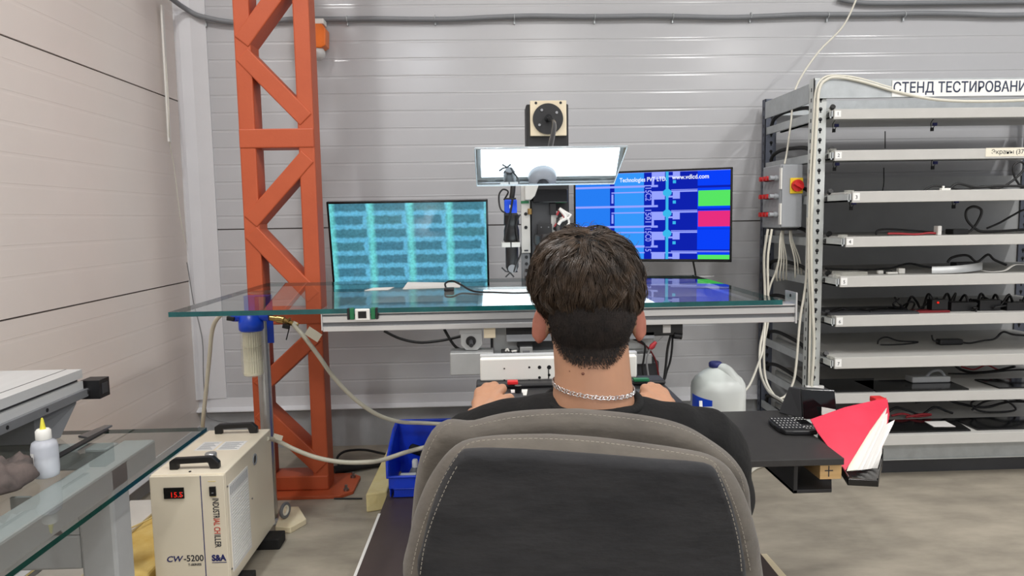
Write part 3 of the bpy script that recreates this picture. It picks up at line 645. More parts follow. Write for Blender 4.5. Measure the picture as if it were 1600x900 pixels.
t = tv('wide screen showing a bright blue circuit image with green and pink blocks', (.967, 4.275, 1.222), (0, 0, -.383), .94, .545, right_scr)
MB().m('black_plastic').box((-.05, .07, .2), (.05, .26, .3)).build('bracket', t, .004, local=True)
MB().m('cable_black').tube(smooth([(.25, .03, .003), (.26, .05, -.06), (.27, .06, -.14)], 5), .006, 6).build('power_lead', t, local=True)
# ------------------------------------------------------------------ water filter, hoses
t = thing('water_filter', 'blue-topped clear water filter with white cartridge hanging under the glass corner', 'filter', (-1.13, 3.3, .78))
FY = 3.30
c = atY(392, 500, FY); zt = atY(392, 492, FY).z; cx = c.x
zf = lambda y: atY(392, y, FY).z
MB().m('blue_plastic').lathe([(.03, zt+.005), (.045, zt), (.050, zf(500)), (.055, zf(502)), (.055, zf(514)), (.048, zf(517))], (cx, FY, 0), 32).cyl((cx-.075, FY, zf(494)), (cx+.08, FY, zf(494)), .022, 16).cyl((cx-.083, FY, zf(494)), (cx-.06, FY, zf(494)), .026, 6).cyl((cx+.06, FY, zf(494)), (cx+.085, FY, zf(494)), .026, 6).build('head', t)
MB().m('clear_plastic').lathe([(.051, zf(516)), (.051, zf(578)), (.044, zf(586)), (.03, zf(588))], (cx, FY, 0), 32).build('housing', t)
b = MB().m('cartridge'); n = 48; pr = []
vs = []; fs = []
for i, z in enumerate((zf(518), zf(582))):
    for j in range(n): a = 2*PI*j/n; r = .041 if j % 2 else .036; vs.append((cx+r*math.cos(a), FY+r*math.sin(a), z))
fs = [(j, (j+1) % n, n+(j+1) % n, n+j) for j in range(n)]; b.add(vs, fs, False)
b.m('cartridge').lathe([(.043, zf(582)), (.043, zf(585))], (cx, FY, 0), 24)
for k in (.35, .68): b.torus((cx, FY, zf(518)+(zf(582)-zf(518))*k), .041, .0015, (0, 0, 1), 32, 6)
b.build('cartridge', t)
y0 = zf(497)
b = MB().m('brass').cyl((cx+.083, FY, y0), (cx+.12, FY, y0-.006), .014, 6).cyl((cx+.12, FY, y0-.006), (cx+.15, FY, y0-.012), .018, 12).cyl((cx+.15, FY, y0-.012), (cx+.19, FY, y0-.03), .013, 6).cyl((cx+.165, FY, y0-.015), (cx+.172, FY, y0-.02), .02, 6).cyl((cx+.19, FY, y0-.03), (cx+.215, FY, y0-.036), .009, 10)
bf = b.build('brass_fitting', t)
MB().m('black_plastic').bar((cx+.15, FY-.02, y0-.035), (cx+.18, FY-.02, y0-.042), .02, .02).m('cable_black').tube([(cx+.18, FY-.02, y0-.042), (cx+.165, FY-.03, y0-.10)], .003, 6).build('valve_handle', bf, .003)
MB().m('black_plastic').bar((cx-.1, FY-.02, y0+.005), (cx-.065, FY-.02, y0), .022, .02).build('inlet_valve', t, .003)
p, q = atY(416, 495, FY+.05), atY(423, 536, FY+.05); p2 = atY(427, 536, FY+.05)
MB().m('blue_plastic').box((p.x, FY+.05, q.z), (p2.x+.004, FY+.056, GZ-.019)).box((cx-.03, FY+.0, GZ-.024), (p2.x, FY+.056, GZ-.0185)).box((cx-.025, FY-.01, zt), (cx+.025, FY+.05, GZ-.02)).build('bracket', t, .002)
t = thing('inlet_hose', 'milky hose curving down from the filter inlet towards the floor', 'hose', (-1.4, 3.3, 0))
MB().m('hose').tube(smooth([Vector((cx-.08, FY, y0)), atY(352, 489, FY+.05), atY(338, 500, FY+.1), atY(331, 520, FY+.15), atY(327, 560, FY+.2), atY(322, 610, FY+.25), atY(317, 660, FY+.3), atZ(316, 705, .3), atZ(330, 760, .02)], 8), .010, 10).build('tube', t)
t = thing('outlet_hose', 'milky hose with white tag sagging right from the brass fitting to behind the chair', 'hose', (-.8, 3.4, .6))
pp = [Vector((cx+.21, FY, y0-.035)), atY(458, 506, FY), atY(475, 526, FY-.05), atY(497, 555, FY-.05), atY(522, 590, FY), atY(555, 624, FY+.05), atY(590, 648, FY+.1), atY(625, 659, FY+.15), atY(662, 661, FY+.2), atY(720, 664, FY+.2)]
MB().m('hose').tube(smooth(pp, 8), .010, 10).build('tube', t)
def hose_tag(c, ax, w, h, t, s):
    x = Vector(ax).normalized(); z = Vector((0, -.1, 1)); z = (z-x*z.dot(x)).normalized(); n = x.cross(z)
    b = MB().m('paper_tag').prism([c-x*w+z*h*.2, c+x*w+z*h*.2, c+x*w+z*h*1.4, c-x*w+z*h*1.4], n*.004)
    b.m('dark_text').text(s, c-x*w*.3+z*h*.5+n*(-.0006), x, z, h*.9, .0003); b.build('tag', t)
hose_tag(atY(485, 530, FY-.07), (1, 0, -.7), .034, .035, t, '61')
t = thing('chiller_hose', 'clear hose with paper tag running from the chiller past the column foot', 'hose', (-1, 3.4, .5))
pp = [Vector((-1.052, 3.30, .49)), atY(432, 688, 3.42), atY(460, 702, 3.42), atY(495, 715, 3.38), atY(535, 722, 3.36), atY(575, 722, 3.36), atY(600, 718, 3.40), atY(640, 705, 3.44), atY(700, 690, 3.5)]
MB().m('hose').tube(smooth(pp, 8), .011, 10).build('tube', t)
hose_tag(atY(433, 688, 3.40), (1, 0, -.35), .022, .022, t, '62')

# ------------------------------------------------------------------ industrial chiller
CX0, CX1, CYF, CYB, CZ0, CZ1 = -1.342, -1.052, 2.755, 3.36, .055, .52
for nm, y, lb in (('front', 2.86, 'black rubber beam under the chiller, nearer the camera'), ('back', 3.24, 'black rubber beam under the chiller, further from the camera')):
    tag(MB().m('black_rubber').box((-1.42, y-.05, 0), (-1.0 if nm == 'front' else -.985, y+.05, .05)).build('rubber_beam', None, .005), lb, 'beam')
t = thing('chiller', 'cream industrial water chiller with black handles standing beside the glass table', 'chiller', (-1.197, 3.06, .0505))
MB().m('cream_metal').box((CX0, CYF+.012, CZ0), (CX1, CYB, CZ1)).build('cabinet', t, .004)
b = MB().m('cream_metal').box((CX0+.001, CYF, CZ0+.002), (CX1-.001, CYF+.011, CZ1-.004)); fp = b.build('front_panel', t, .003)
sx = lambda u: CX0+(CX1-CX0)*u; sz = lambda v: CZ1-(CZ1-CZ0)*v; fy = CYF-.0006
MB().m('navy').box((sx(.678), fy, CZ0+.003), (sx(.69), CYF+.001, CZ1-.005)).build('stripe', fp)
t2 = MB().m('black_gloss').box((sx(.19), fy-.004, sz(.20)), (sx(.46), CYF, sz(.105))).build('display', t, .001)
emit_mat('led_red', (236, 40, 28), 1.0)
MB().m('led_red').text('15.5', (sx(.27), fy-.0047, sz(.187)), (1, 0, 0), (0, 0, 1), .03, .0003).build('display_digits', t2)
b = MB().m('grey_plastic')
for i in (0, 1):
    for k in (0, 1): b.box((sx(.40)+i*.008, fy-.0045, sz(.18)+k*.013), (sx(.40)+i*.008+.005, fy-.003, sz(.18)+k*.013+.004))
b.build('buttons', t2)
MB().m('black_plastic').box((sx(.80), fy-.006, sz(.185)), (sx(.885), CYF, sz(.105))).m('grey_plastic').box((sx(.83), fy-.0066, sz(.16)), (sx(.855), fy-.0059, sz(.154))).build('rocker_switch', t, .0015)
MB().m('foam_yellow').box((sx(.78), fy, sz(.065)), (sx(.885), CYF, sz(.058))).box((sx(.80), fy, sz(.196)), (sx(.885), CYF, sz(.190))).build('marking', fp)
DN, RT = (0, 0, -1), (1, 0, 0)
b = MB().m('dark_text').text('INDUSTR', (sx(.83), fy, sz(.207)), DN, RT, .034, .0003, fit=.083, bold=.012).m('red_text').text('IAL CH', (sx(.83), fy, sz(.385)), DN, RT, .034, .0003, fit=.062, bold=.012).m('dark_text').text('ILLER', (sx(.83), fy, sz(.525)), DN, RT, .034, .0003, fit=.054, bold=.012); b.build('lettering', fp)
b = MB().m('navy').text('CW', (sx(.16), fy, sz(.755)), RT, (0.25, 0, 1), .034, .0003, fit=.062, bold=.02).m('dark_text').text('-5200', (sx(.395), fy, sz(.755)), RT, (0, 0, 1), .036, .0003, fit=.078, bold=.012).text('T-SERIES', (sx(.45), fy, sz(.795)), RT, (0, 0, 1), .013, .0003, fit=.052, bold=.02); b.build('lettering', fp)
b = MB().m('navy').text('S&A', (sx(.775), fy, sz(.757)), RT, (0, 0, 1), .034, .0006, fit=.056, bold=.045).box((sx(.775), fy, sz(.777)), (sx(.97), CYF, sz(.771)))
b.build('lettering', fp)
for y in (CYF+.06, CYB-.07):
    xs = (CX0+.065, CX1-.055); b = MB().m('black_plastic')
    b.prism([(xs[0]-.012, y, CZ1), (xs[0]+.022, y, CZ1), (xs[0]+.022, y, CZ1+.022), (xs[1]-.03, y, CZ1+.026), (xs[1]-.022, y, CZ1), (xs[1]+.014, y, CZ1), (xs[1]+.014, y, CZ1+.026), (xs[1]-.01, y, CZ1+.050), (xs[0]+.008, y, CZ1+.046), (xs[0]-.012, y, CZ1+.034)], (0, .026, 0)); b.build('handle', t, .004)
MB().m('black_plastic').cyl((sx(.5), CYF+.035, CZ1), (sx(.5), CYF+.035, CZ1+.003), .005, 10).build('screw', t)
MB().m('chrome').lathe([(.024, CZ1), (.024, CZ1+.022), (.02, CZ1+.026)], (sx(.58), CYF+.19, 0), 24).build('filler_cap', t)
for a, c_ in ((.28, .32), (.36, .40)):
    pass
b = MB().m('tag_white')
b.box((sx(.18), CYF+.30, CZ1), (sx(.46), CYF+.42, CZ1+.0008)).box((sx(.50), CYF+.30, CZ1), (sx(.84), CYF+.42, CZ1+.0008)).m('grey_plastic')
for k in range(7): b.box((sx(.21), CYF+.313+k*.014, CZ1+.0008), (sx(.43-.03*(k % 3)), CYF+.319+k*.014, CZ1+.0012)).box((sx(.53), CYF+.313+k*.014, CZ1+.0008), (sx(.8-.05*(k % 2)), CYF+.319+k*.014, CZ1+.0012))
b.build('warning_label', t)
b = MB().m('tag_white').box((CX1, CYF+.04, .10), (CX1+.003, CYF+.26, .46)); b.m('grey_plastic')
for k in range(13): b.box((CX1+.003, CYF+.05+k*.016, .415), (CX1+.0036, CYF+.056+k*.016, .45))
b.m('white_plastic')
for k in range(24): b.box((CX1+.003, CYF+.055, .115+k*.0122), (CX1+.0055, CYF+.25, .119+k*.0122))
b.build('side_grille', t)
b = MB().m('grey_plastic').torus((CX1+.0005, CYF+.36, .455), .022, .004, (1, 0, 0), 20, 6).m('dark_grey').cyl((CX1-.001, CYF+.36, .455), (CX1+.001, CYF+.36, .455), .02, 20); b.build('side_inlet', t)
for y in (2.86, 3.24): MB().m('black_rubber').box((CX0+.02, y-.03, .0505), (CX1-.02, y+.03, .058)).build('foot', t)
MB().m('steel').cyl((CX1, CYF+.025, .46), (CX1+.004, CYF+.025, .46), .004, 8).cyl((CX1, CYF+.025, .12), (CX1+.004, CYF+.025, .12), .004, 8).cyl((CX1, CYF+.3, .30), (CX1+.004, CYF+.3, .30), .004, 8).build('screws', t)
p = atZ(437, 790, .03)
tag(MB().m('wood_pale').prism([(-1.06, 3.36+.02, 0), (-.98, 3.36, 0), (-.93, 3.46, 0), (-1.01, 3.62, 0), (-1.09, 3.62, 0)], (0, 0, .03)).build('wood_board', None, .004), 'pale wooden offcut on the floor right of the chiller', 'board')
t = thing('tape_roll', 'small roll of grey tape standing on the pale wooden offcut', 'tape', (-1.035, 3.47, .0305))
MB().m('grey_paint_dark').torus((-1.035, 3.47, .072), .033, .0085, (1, -.35, 0), 28, 8).build('tape', t)
MB().m('paper_tag').torus((-1.035, 3.47, .072), .022, .006, (1, -.35, 0), 24, 8).build('core', t)

# ------------------------------------------------------------------ glass table in the left foreground
LZ = .76
t = thing('glass_table', 'grey steel table with thick green-edged glass top in the left foreground', 'table', (-1.4, 1.8, 0))
b = MB(); x0, x1, y0, y1 = -1.86, -1.035, .75, 2.575
vs = [(x0, y0, LZ-.014), (x1-.01, y0, LZ-.014), (x1, y1, LZ-.014), (x0, y1, LZ-.014), (x0, y0, LZ), (x1-.01, y0, LZ), (x1, y1, LZ), (x0, y1, LZ)]
b.m('glass').add(vs, [(4, 5, 6, 7)]); b.m('glass_under').add(vs, [(3, 2, 1, 0)]); b.m('glass_edge_dark').add(vs, [(0, 1, 5, 4), (1, 2, 6, 5), (2, 3, 7, 6), (3, 0, 4, 7)])
b.build('glass_top', t)
for x, y in ((-1.24, 2.25), (-1.80, 2.25), (-1.80, .95), (-1.24, .95)):
    MB().m('grey_paint').box((x-.055, y-.055, .012), (x+.055, y+.055, .745)).build('leg', t, .01)
    MB().m('black_rubber').cyl((x, y, 0), (x, y, .013), .03, 16).build('foot', t)
for x in (-1.24, -1.80): MB().m('grey_paint').box((x-.055, .90, .665), (x+.055, 2.50, .744)).build('side_rail', t, .008)
for y in (.95, 2.44): MB().m('grey_paint').box((-1.74, y-.04, .67), (-1.30, y+.04, .744)).build('cross_rail', t, .008)
MB().m('grey_paint').box((-1.74, 2.20, .42), (-1.295, 2.29, .535)).build('lower_rail', t, .008)
MB().m('grey_paint').prism([(-1.296, 2.2, .535), (-1.296, 2.2, .62), (-1.38, 2.2, .535)], (0, .012, 0)).m('grey_paint').prism([(-1.5, 2.2, .535), (-1.5, 2.2, .66), (-1.44, 2.2, .66), (-1.34, 2.2, .535)], (0, .012, 0)).build('gusset', t, .001)
t = thing('linear_axis', 'silver aluminium linear axis with dark guide rail standing over the left glass table', 'machine', (-1.6, 1.7, LZ))
AX0, AX1, A0, A1 = -1.80, -1.50, .80, 2.64
b = MB().m('alu_bright').box((AX0, A0, .898), (AX1, A1, .928)).m('dark_grey').box((AX0+.01, A0, .928), (AX1-.014, A1-.01, .940)).m('alu_bright').box((AX0, A0, .940), (AX1, A1, .972)).m('dark_grey').box((AX1-.06, A0, .9715), (AX1-.055, A1, .9725)).box((AX1-.14, A0, .9715), (AX1-.135, A1-.25, .9728)).m('alu_matte').box((AX0+.06, A0, .972), (AX0+.15, A1-.3, .978)); b.build('beam', t, .002)
b = MB().m('alu_matte')
for y in (1.5, 1.75, 2.0, 2.25): b.box((AX0+.02, y, .972), (AX0+.12, y+.16, .998)); b.m('dark_grey').box((AX0+.04, y+.03, .998), (AX0+.10, y+.13, 1.002)); b.m('alu_matte')
b.build('carriage', t, .003)
b = MB().m('grey_paint_dark').box((AX1-.03, A0, .868), (AX1+.012, A1+.01, .898)); b.m('black_plastic')
y = 1.0
while y < 2.6: b.cyl((AX1+.0115, y, .883), (AX1+.0128, y, .883), .007, 12); y += .2
b.build('guide_rail', t, .002)
MB().m('black_plastic').box((AX1-.02, A1+.015, .855), (AX1+.05, A1+.085, .925)).m('dark_grey').box((AX1+.05, A1+.03, .87), (AX1+.052, A1+.07, .91)).build('end_stop', t, .006)
MB().m('steel').cyl((AX1+.0, A1, .885), (AX1, A1+.02, .885), .015, 12).build('rail_end', t)
for y in (1.25, 2.44): MB().m('grey_paint_dark').prism([(AX1-.04, y-.03, LZ+.0005), (AX1-.04, y-.03, .868), (AX1-.005, y+.16, .868), (AX1-.005, y+.16, .855), (AX1-.005, y+.05, LZ+.0005)], (-.18, 0, 0)).build('support', t, .003)
MB().m('alu_matte').cyl((AX1-.06, 2.5, LZ), (AX1-.06, 2.5, LZ+.012), .012, 6).build('bolt', t)
b = MB().m('black_plastic').box((-1.40, .9, LZ+.0005), (-1.375, 2.56, LZ+.008)); tag(b.build('cable_channel', None, .002), 'long black strip lying on the left glass table', 'strip')
tag(MB().m('steel').prism([atZ(122, 684, LZ+.0005), atZ(137, 687, LZ+.0005), atZ(176, 667, LZ+.0005), atZ(164, 667, LZ+.0005)], (0, 0, .008)).build('metal_bar', None, .002), 'flat silver bar on the far end of the left glass table', 'bar')
t = thing('dropper_bottle', 'translucent squeeze bottle with pointed yellow tip on the left glass table', 'bottle', atZ(73, 745, LZ))
c = atZ(73, 744, LZ); H = lambda v: LZ+.0005+v
bt = MB().m('bottle_plastic').lathe([(.028, H(0)), (.034, H(.003)), (.0355, H(.02)), (.0355, H(.09)), (.032, H(.104)), (.018, H(.113)), (.016, H(.118))], c*1-Vector((0, 0, c.z)), 32).build('body', t)
MB().m('white_trans').lathe([(.030, H(.003)), (.031, H(.005)), (.031, H(.05)), (.0, H(.0505))], c-Vector((0, 0, c.z)), 24).build('liquid', t)
cp = MB().m('white_plastic').lathe([(.0205, H(.113)), (.021, H(.115)), (.0205, H(.138)), (.016, H(.143))], c-Vector((0, 0, c.z)), 28).build('cap', t)
MB().m('yellow_tip').lathe([(.0085, H(.142)), (.007, H(.15)), (.0035, H(.172)), (.002, H(.176))], c-Vector((0, 0, c.z)), 16).build('tip', cp)
b = MB().m('tag_white'); n = 8; vs = []
for k in range(n+1): a = math.radians(196+k*7); vs += [(c.x+.0360*math.cos(a), c.y+.0360*math.sin(a), H(.028)), (c.x+.0360*math.cos(a), c.y+.0360*math.sin(a), H(.078))]
b.add(vs, [(2*k, 2*k+2, 2*k+3, 2*k+1) for k in range(n)]); b.m('dark_text')
for q in range(5):
    a = math.radians(205+q*6.5); p = Vector((c.x+.0363*math.cos(a), c.y+.0363*math.sin(a), 0)); tn = Vector((-math.sin(a), math.cos(a), 0))
    b.prism([p+tn*-.001+Vector((0, 0, H(.034+.004*(q % 2)))), p+tn*.001+Vector((0, 0, H(.034+.004*(q % 2)))), p+tn*.001+Vector((0, 0, H(.070))), p-tn*.001+Vector((0, 0, H(.070)))], Vector((math.cos(a), math.sin(a), 0))*.0003)
b.build('label', bt)
c = atZ(2, 768, LZ); random.seed(5)
o = MB().m('rag').sphere(c+Vector((-.02, .03, .03)), (.085, .10, .045), 28, 18).build('cleaning_rag')
for v in o.data.vertices:
    p = v.co; k = 1+.22*math.sin(p.x*90+p.z*60)*math.sin(p.y*70+1)+.1*math.sin(p.y*160+p.x*120); q = p-c; v.co = c+Vector((q.x*k, q.y*k, q.z*k)); v.co.z = max(v.co.z, LZ+.001)
tag(o, 'crumpled dark brown rag on the left glass table, cut by the picture edge', 'rag')
p0 = atZ(200, 895, .0); 
b = MB().m('wool_yellow').box((-1.72, 2.62, 0), (-1.37, 3.6, .07)).box((-1.71, 2.64, .07), (-1.375, 3.55, .12)); tag(b.build('insulation_block', None, .012), 'yellow mineral wool slab on the floor left of the chiller', 'insulation')
a, b_ = atX(196, 832, -1.62), atX(240, 770, -1.62)
o = MB().m('white_plastic').prism([(-1.80, 2.72, .122), (-1.62, 2.72, .122), (-1.62, 3.5, .122), (-1.80, 3.5, .122)], (0, 0, .012)).build('white_offcut', None, .002); tag(o, 'flat white panel offcut lying on the yellow wool slab', 'panel')
cable('loose_wire', [(-1.85, 2.3, .01), (-1.8, 2.7, .16), (-1.72, 2.9, .15), (-1.6, 3.2, .145), (-1.5, 3.5, .13)], .004, 'foam_yellow', 'thin pale wire trailing over the white offcut on the floor')
# ------------------------------------------------------------------ black side table and its things
TZ = .73
t = thing('side_table', 'matt black side table to the right of the seated person', 'table', (.8, 2.45, 0))
MB().m('table_black').prism([(.42, 2.155, TZ-.022), (1.105, 2.155, TZ-.022), (1.135, 2.72, TZ-.022), (.42, 2.72, TZ-.022)], (0, 0, .022)).build('tabletop', t, .002)
for x, y in ((.50, 2.24), (.50, 2.64), (.80, 2.66)): MB().m('table_black').box((x-.025, y-.025, 0 if x > 1.09 else .121), (x+.025, y+.025, TZ-.022)).build('leg', t, .003)
# open black compartment under the right end
b = MB().m('black_paint'); x0 = atY(1238, 740, 2.2).x
b.box((x0, 2.19, TZ-.125), (x0+.014, 2.62, TZ-.0222)); b.prism([(x0, 2.19, TZ-.125), (x0+.125, 2.19, TZ-.125), (x0+.33, 2.62, TZ-.125), (x0, 2.62, TZ-.125)], (0, 0, .012)); b.box((x0, 2.60, TZ-.125), (x0+.17, 2.62, TZ-.0222))
b.build('compartment', t, .002)
p, q = atY(1284, 724, 2.16), atY(1318, 750, 2.16)
MB().m('wood').box((p.x, 2.17, q.z), (q.x-.002, 2.42, TZ-.0222)).m('dark_text').box((p.x+.026, 2.1694, q.z+.008), (p.x+.03, 2.171, q.z+.044)).box((p.x+.015, 2.1694, q.z+.026), (p.x+.042, 2.171, q.z+.030)).build('wood_block', t, .002)
t = thing('letter_tray', 'black plastic tray hung off the right end of the side table, holding papers', 'tray', (1.2, 2.3, .62))
b = MB().m('black_gloss'); tz = .645
Lp = [Vector((1.112, 2.145, tz)), Vector((1.20, 2.125, tz)), Vector((1.335, 2.34, tz)), Vector((1.20, 2.47, tz))]
b.prism(Lp, (0, 0, .005))
for i, hh in ((0, .022), (1, .028), (2, .05), (3, .03)):
    u, v = Lp[i], Lp[(i+1) % 4]; w = Vector((-(v-u).y, (v-u).x, 0)).normalized()*.005; b.prism([u, v, v+w, u+w], (0, 0, hh))
b.box((1.105, 2.42, tz+.015), (1.17, 2.48, tz+.05))
b.build('body', t, .002)
t = thing('red_folder', 'glossy red plastic folder leaning open in the black tray beside the table', 'folder', (1.2, 2.3, .66))
def onplane(pts, p0, n):
    out = []
    for x, y in pts:
        d = ray(x, y); out.append(EYE+d*((p0-EYE).dot(n)/d.dot(n)))
    return out
f0, f1, f2 = atY(1266, 655, 2.40), atY(1385, 621, 2.46), atY(1320, 737, 2.215)
nf = (f1-f0).cross(f2-f0).normalized(); nf = nf if nf.y > 0 else -nf
A = onplane([(1266, 655), (1320, 636), (1385, 621), (1387, 634), (1360, 672), (1320, 737), (1300, 706), (1278, 676)], f0, nf)
MB().m('red_folder').prism(A, nf*.003).build('front_cover', t, .001)
A2 = onplane([(1300, 650), (1340, 634), (1387, 624), (1390, 648), (1382, 690), (1366, 733), (1326, 737)], f0+nf*.055, nf)
MB().m('red_folder').prism(A2, nf*.003).build('back_cover', t, .001)
c = onplane([(1378, 627)], f0+nf*.005, nf)[0]; MB().m('red_plastic').box(c+Vector((-.022, 0, -.010)), c+Vector((.018, .045, .010))).build('spine_clip', t, .004)
random.seed(11)
def page(pts, off, lab, m='paper', skew=0):
    n = (nf+Vector((skew, 0, 0))).normalized(); P = onplane(pts, f0+nf*off, n); return tag(MB().m(m).prism(P, n*.0012).build('document_sheet'), lab, 'paper')
page([(1350, 660), (1384, 632), (1374, 664), (1340, 734), (1323, 736)], .008, 'cream sheet directly behind the red folder cover', 'paper_tag')
page([(1358, 660), (1386, 637), (1380, 664), (1347, 734), (1330, 736)], .016, 'second cream-white sheet just behind the first one in the tray')
page([(1362, 668), (1387, 645), (1386, 660), (1356, 733), (1338, 735)], .028, 'grey-white sheet standing in the middle of the paper stack')
page([(1368, 672), (1398, 656), (1396, 662), (1362, 732), (1345, 735)], .038, 'white sheet sticking out furthest right in the tray')
page([(1366, 690), (1380, 672), (1378, 708), (1370, 737), (1352, 736)], .050, 'short white sheet at the back right of the tray')
# mini keyboard
t = thing('mini_keyboard', 'black handheld mini keyboard with touchpad lying on the black table', 'keyboard', atZ(1236, 668, TZ))
kc = atZ(1237, 668, TZ); kw, kd = .070, .088; rz = Matrix.Translation((kc.x, kc.y, TZ)) @ Matrix.Rotation(-.06, 4, 'Z')
out = [(-kw, -kd*.2), (-kw*.93, -kd*.75), (-kw*.8, -kd*1.05), (-kw*.4, -kd*1.12), (kw*.4, -kd*1.12), (kw*.8, -kd*1.05), (kw*.95, -kd*.75), (kw, -kd*.2), (kw*.95, kd*.4), (kw*.82, kd*.85), (kw*.5, kd), (-kw*.5, kd), (-kw*.82, kd*.85), (-kw*.97, kd*.4)]
MB().m('black_plastic').prism([rz @ Vector((x, y, .0005)) for x, y in out], (0, 0, .017)).build('body', t, .005, 3)
b = MB().m('dark_grey')
for i in range(7):
    for j in range(5):
        x, y = -kw*.86+i*.0122, -kd*.82+j*.028; M = rz @ Matrix.Translation((x, y, .0175)); b.box((0, 0, 0), (.0098, .022, .0025), M)
b.m('tag_white'); random.seed(2)
for i in range(7):
    for j in range(5):
        x, y = -kw*.86+i*.0122+.003, -kd*.82+j*.028+.005; M = rz @ Matrix.Translation((x, y, .0201)); b.box((0, 0, 0), (.0032, .0055, .0002), M)
for i in range(4):
    for j in (0, 1, 5, 6): x, y = kw*.36+i*.0115, -kd*.78+j*.0215; M = rz @ Matrix.Translation((x, y, .0176)); b.box((0, 0, 0), (.005, .005, .0004), M)
b.build('keys', t)
M = rz; MB().m('black_gloss').box((kw*.33, -kd*.2, .0172), (kw*.9, kd*.42, .0185), M).build('touchpad', t)
# small terminal with a dark screen
t = thing('display_terminal', 'black desktop device with dark tilted screen at the back corner of the black table', 'terminal', atZ(1262, 650, TZ))
Yd = 2.58
fa, fb, fc, fd = atY(1252, 608, Yd+.02), atY(1304, 610, Yd+.03), atY(1309, 655, Yd), atY(1255, 655, Yd)
fc.z = fd.z = TZ+.001
back = Vector((0, .012, 0)); MB().m('black_gloss').prism([fd, fc, fb, fa], back).build('screen', t, .002)
MB().m('lcd_off').prism([fd+(fa-fd)*.06+(fc-fd)*.04-back*.05, fc+(fb-fc)*.06-(fc-fd)*.04-back*.05, fb-(fb-fc)*.05-(fb-fa)*.04-back*.05, fa-(fa-fd)*.05+(fb-fa)*.04-back*.05], back*.04).build('screen_glass', t)
b = MB().m('dark_grey'); b.add([fd+back, fc+back, fb+back, fa+back, fd+Vector((-.055, .10, 0)), fc+Vector((-.03, .10, 0)), fb+Vector((-.04, .07, -.005)), fa+Vector((-.022, .06, -.004))], [(0, 1, 2, 3), (4, 7, 6, 5), (0, 3, 7, 4), (1, 5, 6, 2), (3, 2, 6, 7), (0, 4, 5, 1)]); b.build('rear_housing', t, .004)
b = MB().m('tag_white')
for u in (.3, .37, .44): p = fa+(fb-fa)*u-Vector((0, .0006, .006)); b.box(p, p+Vector((.004, .0006, .003)))
b.build('indicator_marks', t)
tag(MB().m('paper').prism([atY(1284, 636, Yd-.012), atY(1306, 640, Yd-.012), atY(1303, 650, Yd-.012), atY(1284, 648, Yd-.012)], (0, .0012, 0)).build('note_card', None), 'small white note leaning on the dark screen behind the red folder', 'note')
t = thing('cable_clamp', 'white and silver plug part lying on the black table by the right shoulder', 'plug', atZ(1095, 642, TZ))
c = atZ(1097, 643, TZ); MB().m('alu').box(c+Vector((-.04, -.015, .0005)), c+Vector((.05, .02, .014))).build('body', t, .002); MB().m('white_plastic').bar(c+Vector((-.01, -.02, .012)), c+Vector((.0, .02, .035)), .012, .008).build('lever', t)
# ------------------------------------------------------------------ white jug on its stand behind the table
JY = 2.95
jc = atY(1122, 600, JY); jx = jc.x; zj = lambda y: atY(1122, y, JY).z; R = .113
t = thing('stand', 'low grey stand carrying the white jug, behind the black table', 'stand', (jx-.02, JY, 0))
jz = .42
MB().m('grey_plastic').box((jx-.105, JY-.10, jz-.03), (jx+.065, JY+.10, jz)).build('top', t, .004)
MB().m('grey_plastic').box((jx-.075, JY-.07, .1205), (jx+.035, JY+.07, jz-.03)).build('column', t, .004)
t = thing('jug', 'large white plastic jug with dark blue cap behind the black table', 'jug', (jx, JY, jz))
MB().m('jug_plastic').lathe([(R*.92, jz+.001), (R, jz+.015), (R, zj(606)), (R*.97, zj(598)), (R*.86, zj(590)), (R*.62, zj(582)), (R*.40, zj(576)), (R*.2, zj(572)), (R*.2, zj(571))], (jx, JY, 0), 40).build('body', t)
MB().m('jug_plastic').tube(smooth([Vector((jx-.005, JY-.01, zj(574))), Vector((jx+.02, JY-.03, zj(575))), Vector((jx+.045, JY-.05, zj(588))), Vector((jx+.06, JY-.06, zj(604)))], 6), [.016, .018, .019, .02, .021, .022, .022, .023, .024, .024, .025, .026, .027, .028, .028, .028, .028, .026, .022], 14).build('handle', t)
MB().m('navy').lathe([(.026, zj(573)), (.028, zj(572)), (.028, zj(567)), (.022, zj(565))], (jx-.012, JY, 0), 24).build('cap', t)
b = MB().m('navy'); n = 10; vs = []
for k in range(n+1): a = math.radians(186+k*5.5); vs += [(jx+(R+.001)*math.cos(a), JY+(R+.001)*math.sin(a), zj(640)), (jx+(R+.001)*math.cos(a), JY+(R+.001)*math.sin(a), zj(612)-.012*k/n)]
b.m('blue_plastic').add(vs, [(2*k, 2*k+2, 2*k+3, 2*k+1) for k in range(n)]); b.build('label', t)

# ------------------------------------------------------------------ test rack
KX0, KX1, KF, KB = 1.78, 3.55, 3.92, 4.60
t = thing('test_rack', 'tall grey steel shelving rack with keyhole posts at the right', 'rack', (2.6, 4.25, 0))
def post(x, y, m, hole_m, sx=1):
    b = MB().m(m); b.box((x, y, 0), (x+.072*sx, y+.004, 2.225)); b.box((x, y, 0), (x+.004*sx, y+.055, 2.225))
    b.m(hole_m); z = .08; k = 0
    while z < 2.2:
        b.cyl((x+.040*sx, y-.0008, z), (x+.040*sx, y+.001, z), .0105, 12).box((x+.0355*sx, y-.0008, z-.02), (x+.0445*sx, y+.001, z))
        b.box((x-.001 if sx > 0 else x-.002, y+.022, z-.014), (x+.001 if sx > 0 else x+.002, y+.032, z+.006)); z += .055; k += 1
    return b
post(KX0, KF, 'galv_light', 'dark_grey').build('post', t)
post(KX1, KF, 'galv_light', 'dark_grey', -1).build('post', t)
b = post(KX0+.0, KB, 'slate_steel', 'black_plastic'); b.build('post', t)
